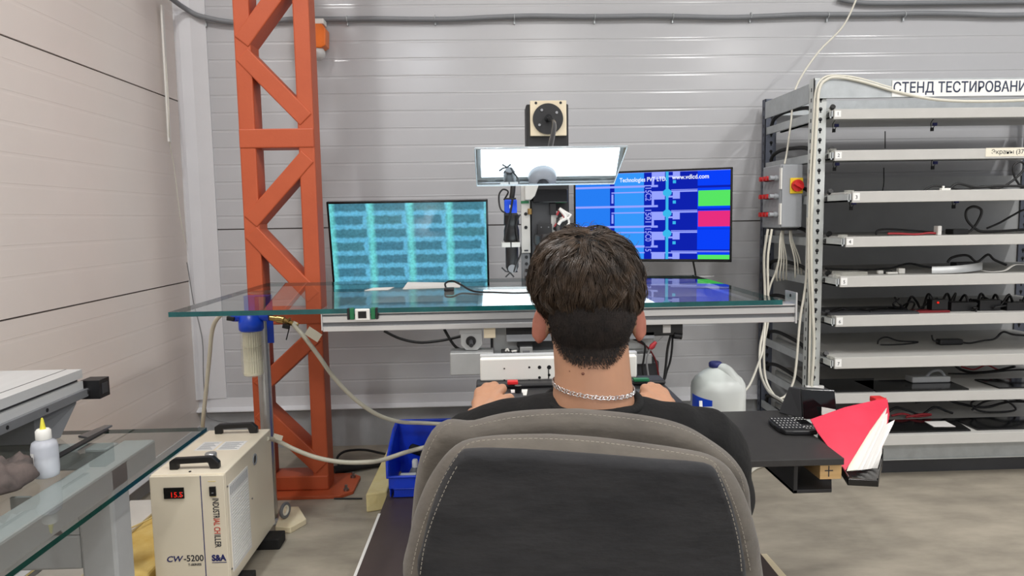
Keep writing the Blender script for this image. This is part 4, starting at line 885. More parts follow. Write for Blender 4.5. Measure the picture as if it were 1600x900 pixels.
post(KX1, KB, 'slate_steel', 'black_plastic', -1).build('post', t)
for x, sx in ((KX0, 1), (KX1, -1)):
    for y in (KF, KB): MB().m('galv').box((x-.01*sx, y-.01, 0), (x+.085*sx, y+.065, .006)).build('foot', t)
MB().m('galv').box((KX0+.004, KF-.012, 2.115), (KX1-.004, KF-.001, 2.215)).m('galv').box((KX0+.004, KF-.016, 2.115), (KX1-.004, KF-.001, 2.12)).build('top_beam', t, .001)
MB().m('galv').box((KX0+.004, KB, 2.12), (KX1-.004, KB+.01, 2.21)).build('top_beam', t, .001)
MB().m('galv').box((KX0-.002, KF+.06, 2.10), (KX0+.008, KB, 2.205)).build('side_beam', t, .001)
MB().m('galv').box((KX1-.008, KF+.06, 2.10), (KX1+.002, KB, 2.205)).build('side_beam', t, .001)
p, q = atY(1372, 704, KF-.01), atY(1372, 729, KF-.01)
MB().m('galv').box((KX0+.004, KF-.012, .085), (KX1-.004, KF-.001, .185)).m('galv_light').box((KX0+.004, KF-.018, .085), (KX1-.004, KF-.001, .092)).build('bottom_beam', t, .001)
MB().m('dark_grey').box((KX0+.08, KF+.02, 0), (KX1-.08, KF+.04, .08)).build('shadow_strip', t)  # dark strip put in for the shadow below the bottom beam
MB().m('grey_paint').box((KX0+.05, KB+.012, .10), (KX1-.05, KB+.016, 1.72)).build('shaded_wall_sheet', t)  # grey sheet standing in for the shaded wall behind the shelves
ZS = [2.0, 1.777, 1.547, 1.316, 1.10, .88, .648, .435, .225]; YS = [3.878, 3.858, 3.655, 3.708, 3.757, 3.793, 3.794, 3.86, 3.75]; HS = [.053, .055, .058, .053, .058, .060, .062, .055, .058]
for i, z in enumerate(ZS[:9]): MB().m('galv').box((KX0+.006, KF+.06, z+.0), (KX0+.018, KB, z+.045)).m('grey_paint_dark').box((KX0+.0185, KF+.06, z+.018), (KX0+.02, KB, z+.03)).build('slide_channel', t)
WHAT = ['empty, just under the sign', 'bearing the handwritten tape', 'pulled out furthest, with black cable loop on the right', 'with a red lead and black loop', 'with a grey ribbon curving on it', 'crowded with black cables and a red light', 'almost bare with a thick double edge', 'carrying dark display panels, second from the bottom', 'lowest in the rack with black panels']
for i, (z, y, h) in enumerate(zip(ZS, YS, HS)):
    t = thing('pull_out_shelf', 'white pull-out rack shelf '+WHAT[i], 'shelf', (2.6, 4.2, z), (0, 0, 0), 'pull-out shelves of the test rack')
    x0, x1 = 1.875, KX1-.09
    b = MB().m('white_paint').box((x0, y+.018, z+h-.014), (x1, KB-.02, z+h)).m('grey_paint').box((x0+.02, y+.02, z+.002), (x1-.02, y+.06, z+h-.014)); b.build('board', t)
    b = MB().m('white_paint').box((x0, y, z), (x1, y+.018, z+h)); fe = b.build('front_edge', t, .002)
    b = MB().m('galv').box((KX0+.076, y+.004, z+.006), (x0-.004, KB-.05, z+.014)).box((x0-.012, y+.004, z+.006), (x0-.004, KB-.05, z+.046)).m('galv_light').box((KX0+.076, y+.01, z+.006), (KX0+.08, KB-.05, z+.044)); sl = b.build('side_slide', t)
    if i < 7: MB().m('clear_plastic').box((x0-.014, y+.02, z+.046), (x0+.018, y+.06, z+.066)).build('clear_stop', sl)
    MB().m('black_plastic').cyl((KX0+.085, KF-.012, z+.026), (KX0+.085, KF-.03, z+.026), .018, 12).cyl((KX0+.095, KF-.012, z+.06), (KX0+.095, KF-.03, z+.07), .014, 12).build('knob', t)
    b = MB().m('tag_white').box((x0+.004, y-.0008, z+.012), (x0+.038, y, z+h-.008)).m('dark_text').text(str(i+1), (x0+.021, y-.0014, z+.02), (1, 0, 0), (0, 0, 1), .026, .0002, 'CENTER'); b.build('number_tag', fe)
    zz = z+.075
    MB().m('black_rubber').tube(smooth([(KX0+.03, KB-.03, zz-.05), (KX0+.03, KB-.05, zz+.005), (KX0+.03, KB-.16, zz+.03), (KX0+.03, KF+.36, zz+.03), (KX0+.03, KF+.14, zz+.012), (KX0+.03, KF+.06, zz-.03)], 6), .0115, 8).build('flexible_conduit', t)
    if i < 4:
        for u in (.07, .55) if i < 3 else ():
            c = Vector((x0+.05+u*1.2, y+.25, z+h-.02)); MB().m('navy').box(c+Vector((-.008, -.006, -.045)), c+Vector((.014, .006, -.028))).m('cable_black').tube(smooth([c, c+Vector((-.02, 0, -.03)), c+Vector((-.012, 0, -.065)), c+Vector((.004, 0, -.04))], 4), .0022, 5).box(c+Vector((-.02, -.005, -.075)), c+Vector((-.004, .005, -.055))).build('cable_clip', t)
# sign
t = thing('rack_sign', 'long white sign with navy lettering on the top beam of the rack', 'sign', (2.7, KF-.013, 2.16))
p, q = atY(1394, 126, KF-.0135), atY(1394, 151, KF-.0135)
sz0, sz1 = 2.120, 2.206
MB().m('tag_white').box((p.x, KF-.0165, sz0), (KX1-.2, KF-.0125, sz1)).build('plate', t)
MB().m('navy_text').text('СТЕНД ТЕСТИРОВАНИЯ', (p.x+.004, KF-.0172, sz0+.020), (1, 0, 0), (0, 0, 1), .078, .0006, fit=.78, bold=.010).build('lettering', t)
# handwritten tape on shelf 2
t = thing('handwritten_label', 'strip of white tape with handwriting on the edge of the second shelf', 'label', (2.75, YS[1], 1.80))
p = atY(1540, 242, YS[1]-.001)
MB().m('paper_tag').box((p.x, YS[1]-.0018, ZS[1]+.010), (p.x+.34, YS[1]-.0004, ZS[1]+.057)).build('tape', t)
b = MB().m('dark_text').text('Экраны (37)', (p.x+.03, YS[1]-.0024, ZS[1]+.024), (1, 0, 0), (0, .0, 1), .034, .0002); b.build('handwriting', t)
# control box on the rack side
t = thing('control_box', 'grey electrical enclosure with red sockets and rotary switch on the rack side', 'electrical box', (1.72, 4.1, 1.6))
BX0, BX1, BF, BB = 1.655, 1.775, 4.02, 4.30; bz0, bz1 = atY(1250, 356, BF).z, atY(1250, 256, BF).z
MB().m('grey_plastic').box((BX0, BF+.02, bz0), (BX1, BB, bz1)).build('housing', t, .006)
dr = MB().m('grey_plastic').box((BX0+.004, BF, bz0+.004), (BX1, BF+.019, bz1-.004)).build('door', t, .005)
MB().m('white_plastic').box((BX0-.003, BF+.004, bz0+.02), (BX0+.006, BF+.03, bz0+.14)).box((BX0-.003, BF+.004, bz1-.14), (BX0+.006, BF+.03, bz1-.02)).build('hinge', dr, .002)
c = atY(1252, 290, BF-.001); c.x = min(c.x, BX1-.034)
b = MB().m('yellow_plastic').box(c+Vector((-.04, -.008, -.044)), c+Vector((.034, 0, .044))); b.build('switch_plate', dr, .005)
b = MB().m('red_plastic').cyl(c+Vector((-.003, -.008, 0)), c+Vector((-.003, -.026, 0)), .033, 28); b.bar(c+Vector((-.028, -.034, .014)), c+Vector((.022, -.034, -.014)), .018, .018, (0, -1, 0)); b.build('rotary_knob', dr, .002)
for zi, py in enumerate((279, 307, 335)):
    z = atY(1216, py, 4.15).z
    for yi in range(4): y = 4.07+yi*.05; MB().m('maroon' if yi else 'grey_plastic').cyl((BX0, y, z), (BX0-.022, y, z), .016, 12).m('red_plastic' if yi else 'grey_plastic').cyl((BX0-.022, y, z), (BX0-.05, y, z), .012, 12, .014).build('socket', t)
MB().m('black_plastic').box((BX0+.01, BF+.03, bz0-.014), (BX1-.01, BB-.05, bz0)).build('cable_gland_strip', t, .003)
MB().m('steel').box((BX1, BF+.05, bz1-.08), (KX0+.004, BB-.03, bz1-.05)).box((BX1, BF+.05, bz0+.05), (KX0+.004, BB-.03, bz0+.08)).build('mounting_bracket', t)
# white cables
random.seed(4)
for i in range(7):
    x0, y0 = BX0+.03+.012*i, BF+.06+.02*(i % 4); dx = (i-3)*.012
    lab = ['leftmost thin white cable fanning down from the grey enclosure', 'second from left', 'third from left', 'middle', 'third from right', 'second from right', 'rightmost'][i]
    lab = lab if i == 0 else lab+' thin white cable fanning down from the grey enclosure'
    cable('white_cable', [(x0, y0, bz0-.01), (x0+dx*.25, y0, bz0-.07), (x0+.02+dx*.9, y0, bz0-.18), (x0+.03+dx*1.3, y0+.02, bz0-.27), (x0+.05+dx*1.3, y0+.06, bz0-.31)], .0045, 'cable_white', lab, 'cable', 'cables from the enclosure')
cab('white_cable', [(1340, -6), (1318, 40), (1280, 80), (1252, 120), (1240, 150), (1236, 190), (1230, 235), (1226, 256)], [4.5, 4.45, 4.35, 4.3, 4.25, 4.2, 4.15, 4.12], .0055, 'cable_white', 'single white cable running from the top of the picture down to the enclosure')
cab('white_cable', [(1268, 604), (1272, 540), (1270, 480), (1268, 420), (1268, 340), (1272, 260), (1276, 190), (1280, 140), (1292, 124), (1310, 121), (1345, 127), (1400, 143), (1450, 154), (1500, 158), (1560, 158), (1640, 155), (1700, 153)], [3.90]*17, .0085, 'cable_white', 'thick cream cable climbing the front post and sagging along the sign')
cab('white_cable', [(1264, 604), (1265, 540), (1266, 480), (1264, 420), (1264, 340), (1267, 260), (1271, 190), (1275, 140), (1288, 121), (1310, 118), (1345, 123), (1400, 139), (1450, 147), (1520, 150), (1600, 148), (1700, 146)], [3.912]*16, .006, 'cable_white', 'thinner white cable behind the thick one on the front post')
cab('white_cable', [(1200, 358), (1194, 400), (1195, 450), (1196, 500), (1188, 540), (1188, 580), (1200, 610), (1222, 626), (1240, 640), (1246, 655)], [4.1, 4.1, 4.1, 4.05, 4.0, 3.9, 3.6, 3.2, 2.9, 2.72], .0075, 'cable_white', 'thick white cable drooping past the glass end to the dark screen')
cab('white_cable', [(1206, 358), (1200, 400), (1200, 450), (1200, 500), (1194, 540), (1196, 590), (1212, 620), (1228, 618), (1240, 595), (1245, 560), (1250, 500), (1258, 450), (1262, 400), (1262, 340)], [4.05]*6+[3.95]*8, .007, 'cable_white', 'white cable making a deep loop between the rear post and the front post')
cab('white_cable', [(1220, 395), (1212, 425), (1204, 445), (1198, 470)], 4.12, .006, 'cable_white', 'short white cable crossing behind the glass end near the rear post')
cab('white_cable', [(1196, 500), (1192, 545), (1186, 565), (1172, 600), (1156, 620), (1148, 640), (1141, 700), (1138, 780), (1137, 836)], [4.0, 3.9, 3.8, 3.6, 3.4, 3.3, 3.3, 3.3, 3.3], .006, 'cable_white', 'white cable swinging left from the rear post to beside the jug')
cable('white_cable', [atZ(1148, 760, .01), atZ(1175, 735, .01), atZ(1190, 728, .012), atZ(1215, 722, .012), atZ(1245, 716, .012)], .010, 'cable_white', 'thick white cable lying on the floor under the black table')
p = atY(1275, 604, 3.90); tag(MB().m('tag_white').box(p+Vector((-.055, -.004, -.02)), p+Vector((.045, .016, .004))).build('cable_bracket', None, .002), 'small white bracket clamping the cables low on the front post', 'bracket')
cab('hanging_wire', [(1383, 205), (1383, 232)], 4.3, .003, 'cable_black', 'thin black wire hanging straight down above the second shelf')
cab('hanging_wire', [(1381, 262), (1381, 285), (1379, 298)], 4.3, .003, 'cable_black', 'thin black wire hanging straight down above the third shelf')

# ------------------------------------------------------------------ things on the shelves
def SY(i, d=.12): return YS[i]+d
def SZ(i): return ZS[i]+HS[i]
def lie(i, px, py, d=.12, up=0):
    """a point of the shelf top (or up above it) d behind its edge, at image column px"""
    p = atY(px, py, SY(i, d)); p.z = SZ(i)+up; return p
def scab(name, i, pts, r, m, label, n=6):
    out = [lie(i, px, 400, d, max(r, up)) for px, d, up in pts]
    return cable(name, out, r, m, label, 'cable', None, n)
scab('black_cable', 2, [(1440, .2, .0), (1455, .2, .03), (1475, .18, .02), (1500, .18, .0), (1530, .16, .02), (1556, .16, .01), (1580, .16, .06), (1594, .16, .12), (1586, .16, .15), (1576, .16, .12), (1582, .16, .05), (1600, .17, .0), (1660, .2, 0)], .006, 'cable_black', 'black cable with upright loop on the third shelf')
scab('black_cable', 2, [(1480, .1, .01), (1492, .1, .035), (1520, .11, .015), (1560, .1, .02), (1640, .1, .01)], .007, 'cable_black', 'black cable lying along the front of the third shelf')
t = thing('power_plug', 'white plug fragments with black lead on the third shelf', 'plug', lie(2, 1475, 300, .08)); c = lie(2, 1475, 300, .08)
MB().m('white_plastic').box(c+Vector((-.02, -.01, .001)), c+Vector((.03, .01, .012))).box(c+Vector((-.01, -.005, .012)), c+Vector((0, .005, .024))).build('plug_body', t, .002)
scab('black_cable', 3, [(1368, .12, 0), (1370, .12, .03), (1385, .12, .035), (1410, .12, .03), (1440, .12, .02), (1470, .12, .01)], .005, 'cable_black', 'black cable arched at the left of the fourth shelf')
scab('red_lead', 3, [(1386, .08, .012), (1400, .08, .012), (1430, .08, .006), (1450, .08, .012), (1465, .08, .008)], .006, 'cable_red', 'red lead lying in the middle of the fourth shelf')
scab('black_cable', 3, [(1484, .12, .01), (1500, .12, .01), (1515, .12, .02), (1527, .12, .08), (1530, .12, .13), (1518, .12, .15), (1507, .12, .13), (1508, .12, .08), (1522, .12, .03), (1540, .12, .012), (1600, .13, .02), (1650, .13, .02)], .007, 'cable_black', 'black cable with big upright loop on the fourth shelf')
scab('black_cable', 3, [(1540, .16, .03), (1560, .16, .06), (1580, .17, .1), (1600, .17, .13), (1640, .18, .13)], .006, 'cable_black', 'black cable rising to the right edge of the picture on the fourth shelf')
def block(name, i, px0, px1, d0, d1, h, m, label, cat, up=0, bev=.003):
    a, b_ = lie(i, px0, 400, d0), lie(i, px1, 400, d0); return tag(MB().m(m).box((a.x, a.y, SZ(i)+.0005+up), (b_.x, lie(i, px1, 400, d1).y, SZ(i)+up+h)).build(name, None, bev), label, cat)
block('connector_block', 3, 1488, 1512, .10, .17, .03, 'black_plastic', 'black connector block at the foot of the loop on the fourth shelf', 'connector')
block('white_card', 3, 1464, 1470, .06, .1, .05, 'paper', 'small white card leaning among cables on the fourth shelf', 'card')
block('white_tray', 4, 1316, 1357, .01, .12, .022, 'clear_plastic', 'clear plastic strip at the left front of the fifth shelf', 'strip')
t = thing('connector_pieces', 'loose white and dark connector pieces on the fifth shelf', 'connector', lie(4, 1390, 400, .1)); c = lie(4, 1390, 400, .1)
MB().m('white_plastic').box(c+Vector((-.06, 0, .001)), c+Vector((-.03, .02, .02))).box(c+Vector((-.02, -.02, .001)), c+Vector((.04, 0, .012))).box(c+Vector((.05, -.01, .001)), c+Vector((.085, .02, .03))).build('pieces', t, .003); MB().m('black_plastic').box(c+Vector((-.03, 0, .001)), c+Vector((.02, .03, .018))).build('dark_piece', t, .002)
scab('black_cable', 4, [(1290, .3, .02), (1340, .3, .01), (1390, .3, .015), (1420, .3, .04), (1450, .28, .02), (1500, .25, .01)], .006, 'cable_black', 'dark cable along the back left of the fifth shelf')
t = thing('adapter', 'black power adapter with curled lead behind the grey ribbon', 'adapter', lie(4, 1500, 400, .2)); c = lie(4, 1500, 400, .2)
MB().m('black_plastic').box(c+Vector((-.03, -.02, .001)), c+Vector((.09, .04, .05))).build('body', t, .004); MB().m('cable_black').tube(smooth([c+Vector((-.07, 0, .05)), c+Vector((-.05, 0, .075)), c+Vector((0, 0, .088)), c+Vector((.05, 0, .085)), c+Vector((.1, 0, .05)), c+Vector((.16, 0, .09)), c+Vector((.2, 0, .06)), c+Vector((.27, 0, .03))], 5), .007, 6).build('lead', t)
b = MB().m('alu_matte'); pp = smooth([lie(4, 1457, 400, .03), lie(4, 1480, 400, .02), lie(4, 1500, 400, .02), lie(4, 1520, 400, .04), lie(4, 1536, 400, .08)], 6)
vs = []; 
for k, p in enumerate(pp): vs += [p+Vector((0, 0, .004+.012*(k/len(pp))**2)), p+Vector((0, 0, .042+.018*(k/len(pp))**2))]
vs += [v+Vector((0, .003, 0)) for v in vs]; n = len(pp); fs = [(2*k, 2*k+2, 2*k+3, 2*k+1) for k in range(n-1)]+[(2*n+2*k+1, 2*n+2*k+3, 2*n+2*k+2, 2*n+2*k) for k in range(n-1)]+[(2*k+1, 2*k+3, 2*n+2*k+3, 2*n+2*k+1) for k in range(n-1)]
tag(b.add(vs, fs, True).build('ribbon_cable'), 'wide grey ribbon curving at the front of the fifth shelf', 'ribbon cable')
t = thing('white_ribbon', 'white flat cable waving at the right end of the fifth shelf', 'ribbon cable', lie(4, 1560, 400, .06)); pp = smooth([lie(4, 1536, 400, .06, .012), lie(4, 1550, 400, .06, .005), lie(4, 1570, 400, .06, .01), lie(4, 1582, 400, .06, .035), lie(4, 1592, 400, .06, .042), lie(4, 1620, 400, .06, .03), lie(4, 1640, 400, .06, .004)], 5)
MB().m('white_plastic').tube(pp, .012, 8, squash=((0, 1, 0), .14)).build('strip', t)
random.seed(21)
LB = ['black cable tangle at the left of the sixth shelf', 'black cable loop left of the red light on the sixth shelf', 'black cable bundle right of the red light on the sixth shelf', 'tall black cable arch at the right of the sixth shelf', 'black cable coil at the picture edge on the sixth shelf']
for k, (a, b_) in enumerate(((1300, 1420), (1400, 1470), (1455, 1530), (1520, 1580), (1560, 1640))):
    P = []; n = 9
    for j in range(n): u = j/(n-1); P.append((a+(b_-a)*u, .14+random.uniform(-.06, .08), max(.008, (.01 if k == 0 else .045)*(1+math.sin(j*2.1+k)))))
    scab('black_cable', 5, P, .0065, 'cable_black', LB[k])
    P = [(px+random.uniform(-14, 14), d+random.uniform(-.05, .05), up*random.uniform(.3, 1.1)) for px, d, up in P]
    scab('black_cable', 5, P[::-1], .0055, 'cable_black', LB[k].replace('black cable', 'thin second black cable'))
t = thing('circuit_board', 'small circuit board with glowing red light on the sixth shelf', 'circuit board', lie(5, 1468, 400, .06)); c = lie(5, 1468, 400, .06)
MB().m('maroon').box(c+Vector((-.12, -.02, .001)), c+Vector((.06, .06, .012))).build('board', t, .001); MB().m('led_red').sphere(c+Vector((.0, -.005, .055)), .006, 10, 8).build('red_light', t); MB().m('black_plastic').box(c+Vector((-.03, .0, .012)), c+Vector((.06, .05, .07))).build('module', t, .003)
for k, (a, b_, d0, h) in enumerate(((1490, 1530, .08, .05), (1535, 1568, .08, .06), (1578, 1612, .06, .045))):
    block('power_adapter', 5, a, b_, d0, d0+.07, h, 'black_plastic', ['black adapter nearest the red light on the sixth shelf', 'larger black adapter in the middle right of the sixth shelf', 'black adapter at the picture edge on the sixth shelf'][k], 'adapter')
block('dark_panel', 5, 1300, 1440, .02, .3, .010, 'dark_grey', 'dark flat panel at the left front of the sixth shelf', 'panel', 0, .001)
scab('black_cable', 6, [(1376, .35, .0), (1378, .35, .03), (1390, .35, .045), (1410, .35, .02), (1440, .35, .012), (1420, .33, .0), (1395, .32, .0), (1380, .33, 0)], .0045, 'cable_black', 'thin brown-black lead looped at the left of the seventh shelf')
t = thing('adapter', 'black inline adapter with lead lying on the bare seventh shelf', 'adapter', lie(6, 1490, 400, .3)); c = lie(6, 1490, 400, .3)
MB().m('black_plastic').box(c+Vector((-.07, -.02, .001)), c+Vector((.07, .03, .035))).build('body', t, .008); MB().m('cable_black').tube(smooth([c+Vector((-.07, 0, .02)), c+Vector((-.10, 0, .03)), c+Vector((-.11, 0, .06))], 4), .005, 6).tube(smooth([c+Vector((.07, 0, .015)), c+Vector((.12, 0, .008)), c+Vector((.2, 0, .02)), c+Vector((.27, .0, .03)), c+Vector((.32, 0, .07)), c+Vector((.4, 0, .05)), c+Vector((.6, 0, .04))], 5), .006, 6).build('lead', t)
def panel(name, i, px0, px1, d0, d1, m, label, skew=0, h=.008):
    a, b_, c, d = lie(i, px0, 400, d0), lie(i, px1, 400, d0), lie(i, px1-skew, 400, d1), lie(i, px0, 400, d1); d.x = a.x-.0
    return tag(MB().m(m).prism([p+Vector((0, 0, .0008)) for p in (a, b_, c, d)], (0, 0, h)).build(name, None, .001), label, 'panel')
panel('flat_display', 7, 1312, 1372, .03, .33, 'lcd_off', 'dark display panel at the left of the eighth shelf')
panel('flat_display', 7, 1376, 1524, .02, .27, 'lcd_off', 'long dark display panel at the middle front of the eighth shelf', 40)
panel('flat_display', 7, 1572, 1700, .03, .24, 'lcd_off', 'dark display panel at the right edge of the eighth shelf')
t = thing('plastic_tray', 'grey plastic tray with rounded handle on the eighth shelf', 'tray', lie(7, 1455, 400, .2)); c = lie(7, 1455, 400, .2, .0095)
MB().m('grey_paint').box(c+Vector((-.1, -.03, 0)), c+Vector((.13, .05, .035))).build('body', t, .008); MB().m('grey_plastic').tube(smooth([c+Vector((.0, 0, .03)), c+Vector((.03, 0, .06)), c+Vector((.08, 0, .065)), c+Vector((.11, 0, .03))], 5), .009, 8).build('handle', t)
scab('black_cable', 7, [(1380, .45, .05), (1420, .45, .06), (1450, .45, .05), (1490, .42, .07), (1510, .4, .03), (1530, .36, .02), (1560, .34, .03), (1588, .3, .06), (1595, .28, .07)], .008, 'cable_black', 'thick black cable running right along the eighth shelf')
scab('red_lead', 7, [(1510, .4, .05), (1530, .4, .03), (1550, .38, .06), (1570, .38, .03), (1590, .36, .05)], .005, 'cable_red', 'thin red lead at the right of the eighth shelf')
scab('black_cable', 7, [(1490, .35, .02), (1520, .33, .02), (1545, .3, .03), (1600, .28, .05), (1640, .28, .04)], .006, 'cable_black', 'black cable below the thick one on the eighth shelf')
panel('flat_display', 8, 1375, 1530, .03, .26, 'lcd_off', 'wide black display panel at the left of the lowest shelf', 30)
panel('flat_display', 8, 1540, 1700, .04, .26, 'lcd_off', 'wide black display panel at the right of the lowest shelf')
b = lie(8, 1470, 400, .1, .0095); tag(MB().m('paper').prism([b, b+Vector((.12, -.01, 0)), b+Vector((.13, .10, 0)), b+Vector((.01, .10, 0))], (0, 0, .002)).build('paper_sheet'), 'white paper lying on the black panel of the lowest shelf', 'paper')
scab('red_lead', 8, [(1402, .3, .02), (1420, .3, .03), (1440, .3, .012), (1465, .3, .02), (1450, .28, .03), (1425, .29, .012)], .007, 'cable_red', 'red lead bundle at the left of the lowest shelf')
scab('black_cable', 8, [(1395, .34, .03), (1410, .33, .06), (1430, .32, .04), (1450, .31, .02), (1470, .32, .06), (1490, .33, .03), (1500, .32, .02)], .007, 'cable_black', 'black cable over the red lead on the lowest shelf')
scab('black_cable', 8, [(1440, .4, .07), (1480, .4, .09), (1510, .38, .06), (1550, .36, .04), (1590, .36, .07), (1640, .36, .06)], .008, 'cable_black', 'thick black cable running to the right edge on the lowest shelf')
scab('black_cable', 8, [(1530, .34, .03), (1550, .34, .08), (1580, .33, .09), (1600, .33, .03), (1570, .32, .02), (1540, .33, .03), (1530, .34, .08), (1570, .34, .11), (1640, .34, .05)], .006, 'cable_black', 'coiled black cable at the right of the lowest shelf')
# ------------------------------------------------------------------ operator console in front of the person
t = thing('control_console', 'black operator console with white cover box, under the person\'s hands', 'console', (.2, 1.7, .95))
MB().m('black_paint').box((-.04, 1.52, 1.0), (.465, 1.93, 1.05)).box((-.04, 1.86, 1.05), (.465, 1.93, 1.062)).build('body', t, .005)
for x in (.06, .36): MB().m('black_paint').box((x-.02, 1.6, .975), (x+.02, 2.705, 1.0)).box((x-.02, 2.69, .955), (x+.02, 2.705, 1.0)).build('support_arm', t, .002)
p, q = atY(750, 562, 1.90), atY(995, 603, 1.90)
b = MB().m('white_plastic').box((p.x, 1.90, 1.062), (q.x, 1.925, p.z+.002)); b.build('cover_box', t, .004)
b = MB().m('black_plastic')
for px, py, r in ((788, 576, .0022), (788, 594, .0022), (827, 574, .003), (827, 594, .002), (843, 574, .005), (843, 590, .004), (858, 574, .006), (858, 586, .004), (866, 590, .002)):
    c = atY(px, py, 1.8995); b.cyl(c, c+Vector((0, .001, 0)), r, 8)
c = atY(858, 584, 1.8995); b.box(c+Vector((-.003, 0, -.014)), c+Vector((.0, .001, .012))); b.build('mount_holes', t)
p2_, q2_ = atY(750, 557, 1.93), atY(995, 562, 1.93); MB().m('grey_paint').box((p2_.x, 1.926, 1.062), (q2_.x, 1.95, p2_.z+.004)).build('rear_plate', t, .002)
c = atY(801, 601, 1.86); c.z = 1.0625; MB().m('red_plastic').box(c+Vector((-.014, -.012, 0)), c+Vector((.014, .012, .009))).build('red_button', t, .002)
c = atZ(812, 614, 1.0505); MB().m('white_plastic').prism([c+Vector((-.022, -.03, 0)), c+Vector((.016, -.03, 0)), c+Vector((.022, .03, 0)), c+Vector((-.022, .03, 0))], (0, 0, .002)).build('label_plate', t)
MB().m('black_gloss').cyl(c+Vector((-.004, -.01, .002)), c+Vector((-.004, -.01, .022)), .009, 16).m('blue_plastic').cyl(c+Vector((-.004, .01, .002)), c+Vector((-.004, .01, .016)), .006, 12).build('joystick', t)
c = atY(1003, 600, 1.85); c.z = 1.063; MB().m('green_plastic').box(c+Vector((-.02, 0, 0)), c+Vector((.02, .02, .006))).build('green_strip', t)
MB().m('dark_grey').box((.02, 1.56, 1.0505), (.02+.06, 1.80, 1.054)).box((.33, 1.56, 1.0505), (.43, 1.80, 1.056)).build('keypad', t, .002)

# ------------------------------------------------------------------ chair
def resample(P, n):
    P = smooth(P+[P[0]], 8); L = [0]
    for a, b in zip(P, P[1:]): L.append(L[-1]+(b-a).length)
    out = []; k = 0
    for i in range(n):
        s = L[-1]*i/n
        while L[k+1] < s: k += 1
        out.append(P[k].lerp(P[k+1], (s-L[k])/max(1e-9, L[k+1]-L[k])))
    return out
CTILT = -.10
def pillow(b, outline, y0, th, r, n=140, bulge=.01, wrinkle=0):
    """closed (x,0,z) outline blown up to a cushion whose middle plane is y0"""
    P = resample([Vector((x, 0, z)) for x, z in outline], n); cx = sum(p.x for p in P)/n; cz = sum(p.z for p in P)/n
    N = []
    for i in range(n):
        d = (P[(i+1) % n]-P[i-1]).normalized(); N.append(Vector((-d.z, 0, d.x)))
    if sum((P[i]-Vector((cx, 0, cz))).dot(N[i]) for i in range(n)) > 0: N = [-v for v in N]
    rows = []
    C = Vector((cx, 0, cz))
    inner = [P[i]+N[i]*r for i in range(n)]
    for s, bl in ((.08, 1), (.3, .97), (.55, .85), (.75, .62), (.9, .3)): rows.append([(C.lerp(inner[i], s), -th/2-bulge*bl) for i in range(n)])
    for k in range(11):
        a = -PI/2+PI*k/10; ins = r*(1-math.cos(a))
        rows.append([(P[i]+N[i]*ins, th/2*math.sin(a)) for i in range(n)])
    for s, bl in ((.9, .3), (.75, .62), (.55, .85), (.3, .97), (.08, 1)): rows.append([(C.lerp(inner[i], s), th/2+bulge*bl) for i in range(n)])
    vs = []
    for R_ in rows:
        for i, (p, y) in enumerate(R_):
            w = wrinkle*(math.sin(p.z*140+3*math.sin(p.x*25))*max(0, abs(p.x-cx)/.25-.35)) if wrinkle else 0
            vs.append(Vector((p.x, y0+y+w+CTILT*(p.z-1.1), p.z)))
    m = len(rows); fs = [(k*n+i, k*n+(i+1) % n, (k+1)*n+(i+1) % n, (k+1)*n+i) for k in range(m-1) for i in range(n)]
    fs += [tuple(range(n)), tuple(range((m-1)*n, m*n))[::-1]]
    return b.add(vs, fs, True)
def px2xz(pts, Y): return [(lambda v: (v.x, v.z))(atY(x, y, Y)) for x, y in pts]
t = thing('office_chair', 'grey-brown suede high-back chair with pale stitching in the foreground, holding the person', 'chair', (.13, 1.2, .12))
yr, yf = .925, 1.005
rear = px2xz([(860, 676), (800, 677), (750, 681), (718, 690), (690, 715), (668, 750), (650, 795), (638, 845), (629, 900)], yr)
bot = [(-.105, .95), (-.09, .80), (-.05, .68), (.03, .63), (.13, .62), (.24, .63), (.32, .68), (.365, .80), (.375, .95)]
rear += bot + px2xz([(1192, 895), (1184, 845), (1170, 795), (1152, 752), (1132, 724), (1105, 708), (1060, 699), (1000, 690), (930, 681)], yr)
bs = pillow(MB().m('suede'), rear, yr, .085, .038, 170, .008, .0018).build('back_shell', t)
front = px2xz([(905, 637), (850, 638), (800, 642), (765, 649), (738, 656), (720, 655), (704, 654), (690, 658), (672, 676), (657, 712), (648, 760), (641, 840), (640, 900)], yf)
front += [(-.10, .95), (-.085, .8), (-.04, .7), (.13, .66), (.30, .7), (.36, .8), (.372, .95)] + px2xz([(1176, 880), (1172, 820), (1168, 770), (1160, 738), (1142, 712), (1115, 690), (1075, 666), (1030, 652), (970, 643)], yf)
fc = pillow(MB().m('suede'), front, yf, .075, .019, 190, .006, .0022).build('front_cushion', t)
pan = px2xz([(860, 702), (790, 698), (735, 698), (716, 706), (692, 745), (672, 800), (660, 850), (652, 900)], yr-.04)
pan += [(-.075, .95), (-.06, .82), (-.02, .72), (.13, .68), (.28, .72), (.33, .82), (.342, .95)] + px2xz([(1168, 895), (1160, 850), (1147, 800), (1130, 755), (1112, 727), (1085, 720), (1020, 715), (940, 708)], yr-.04)
pillow(MB().m('suede_dark'), pan, yr-.037, .034, .012, 150, .006, .0022).build('back_panel', t)
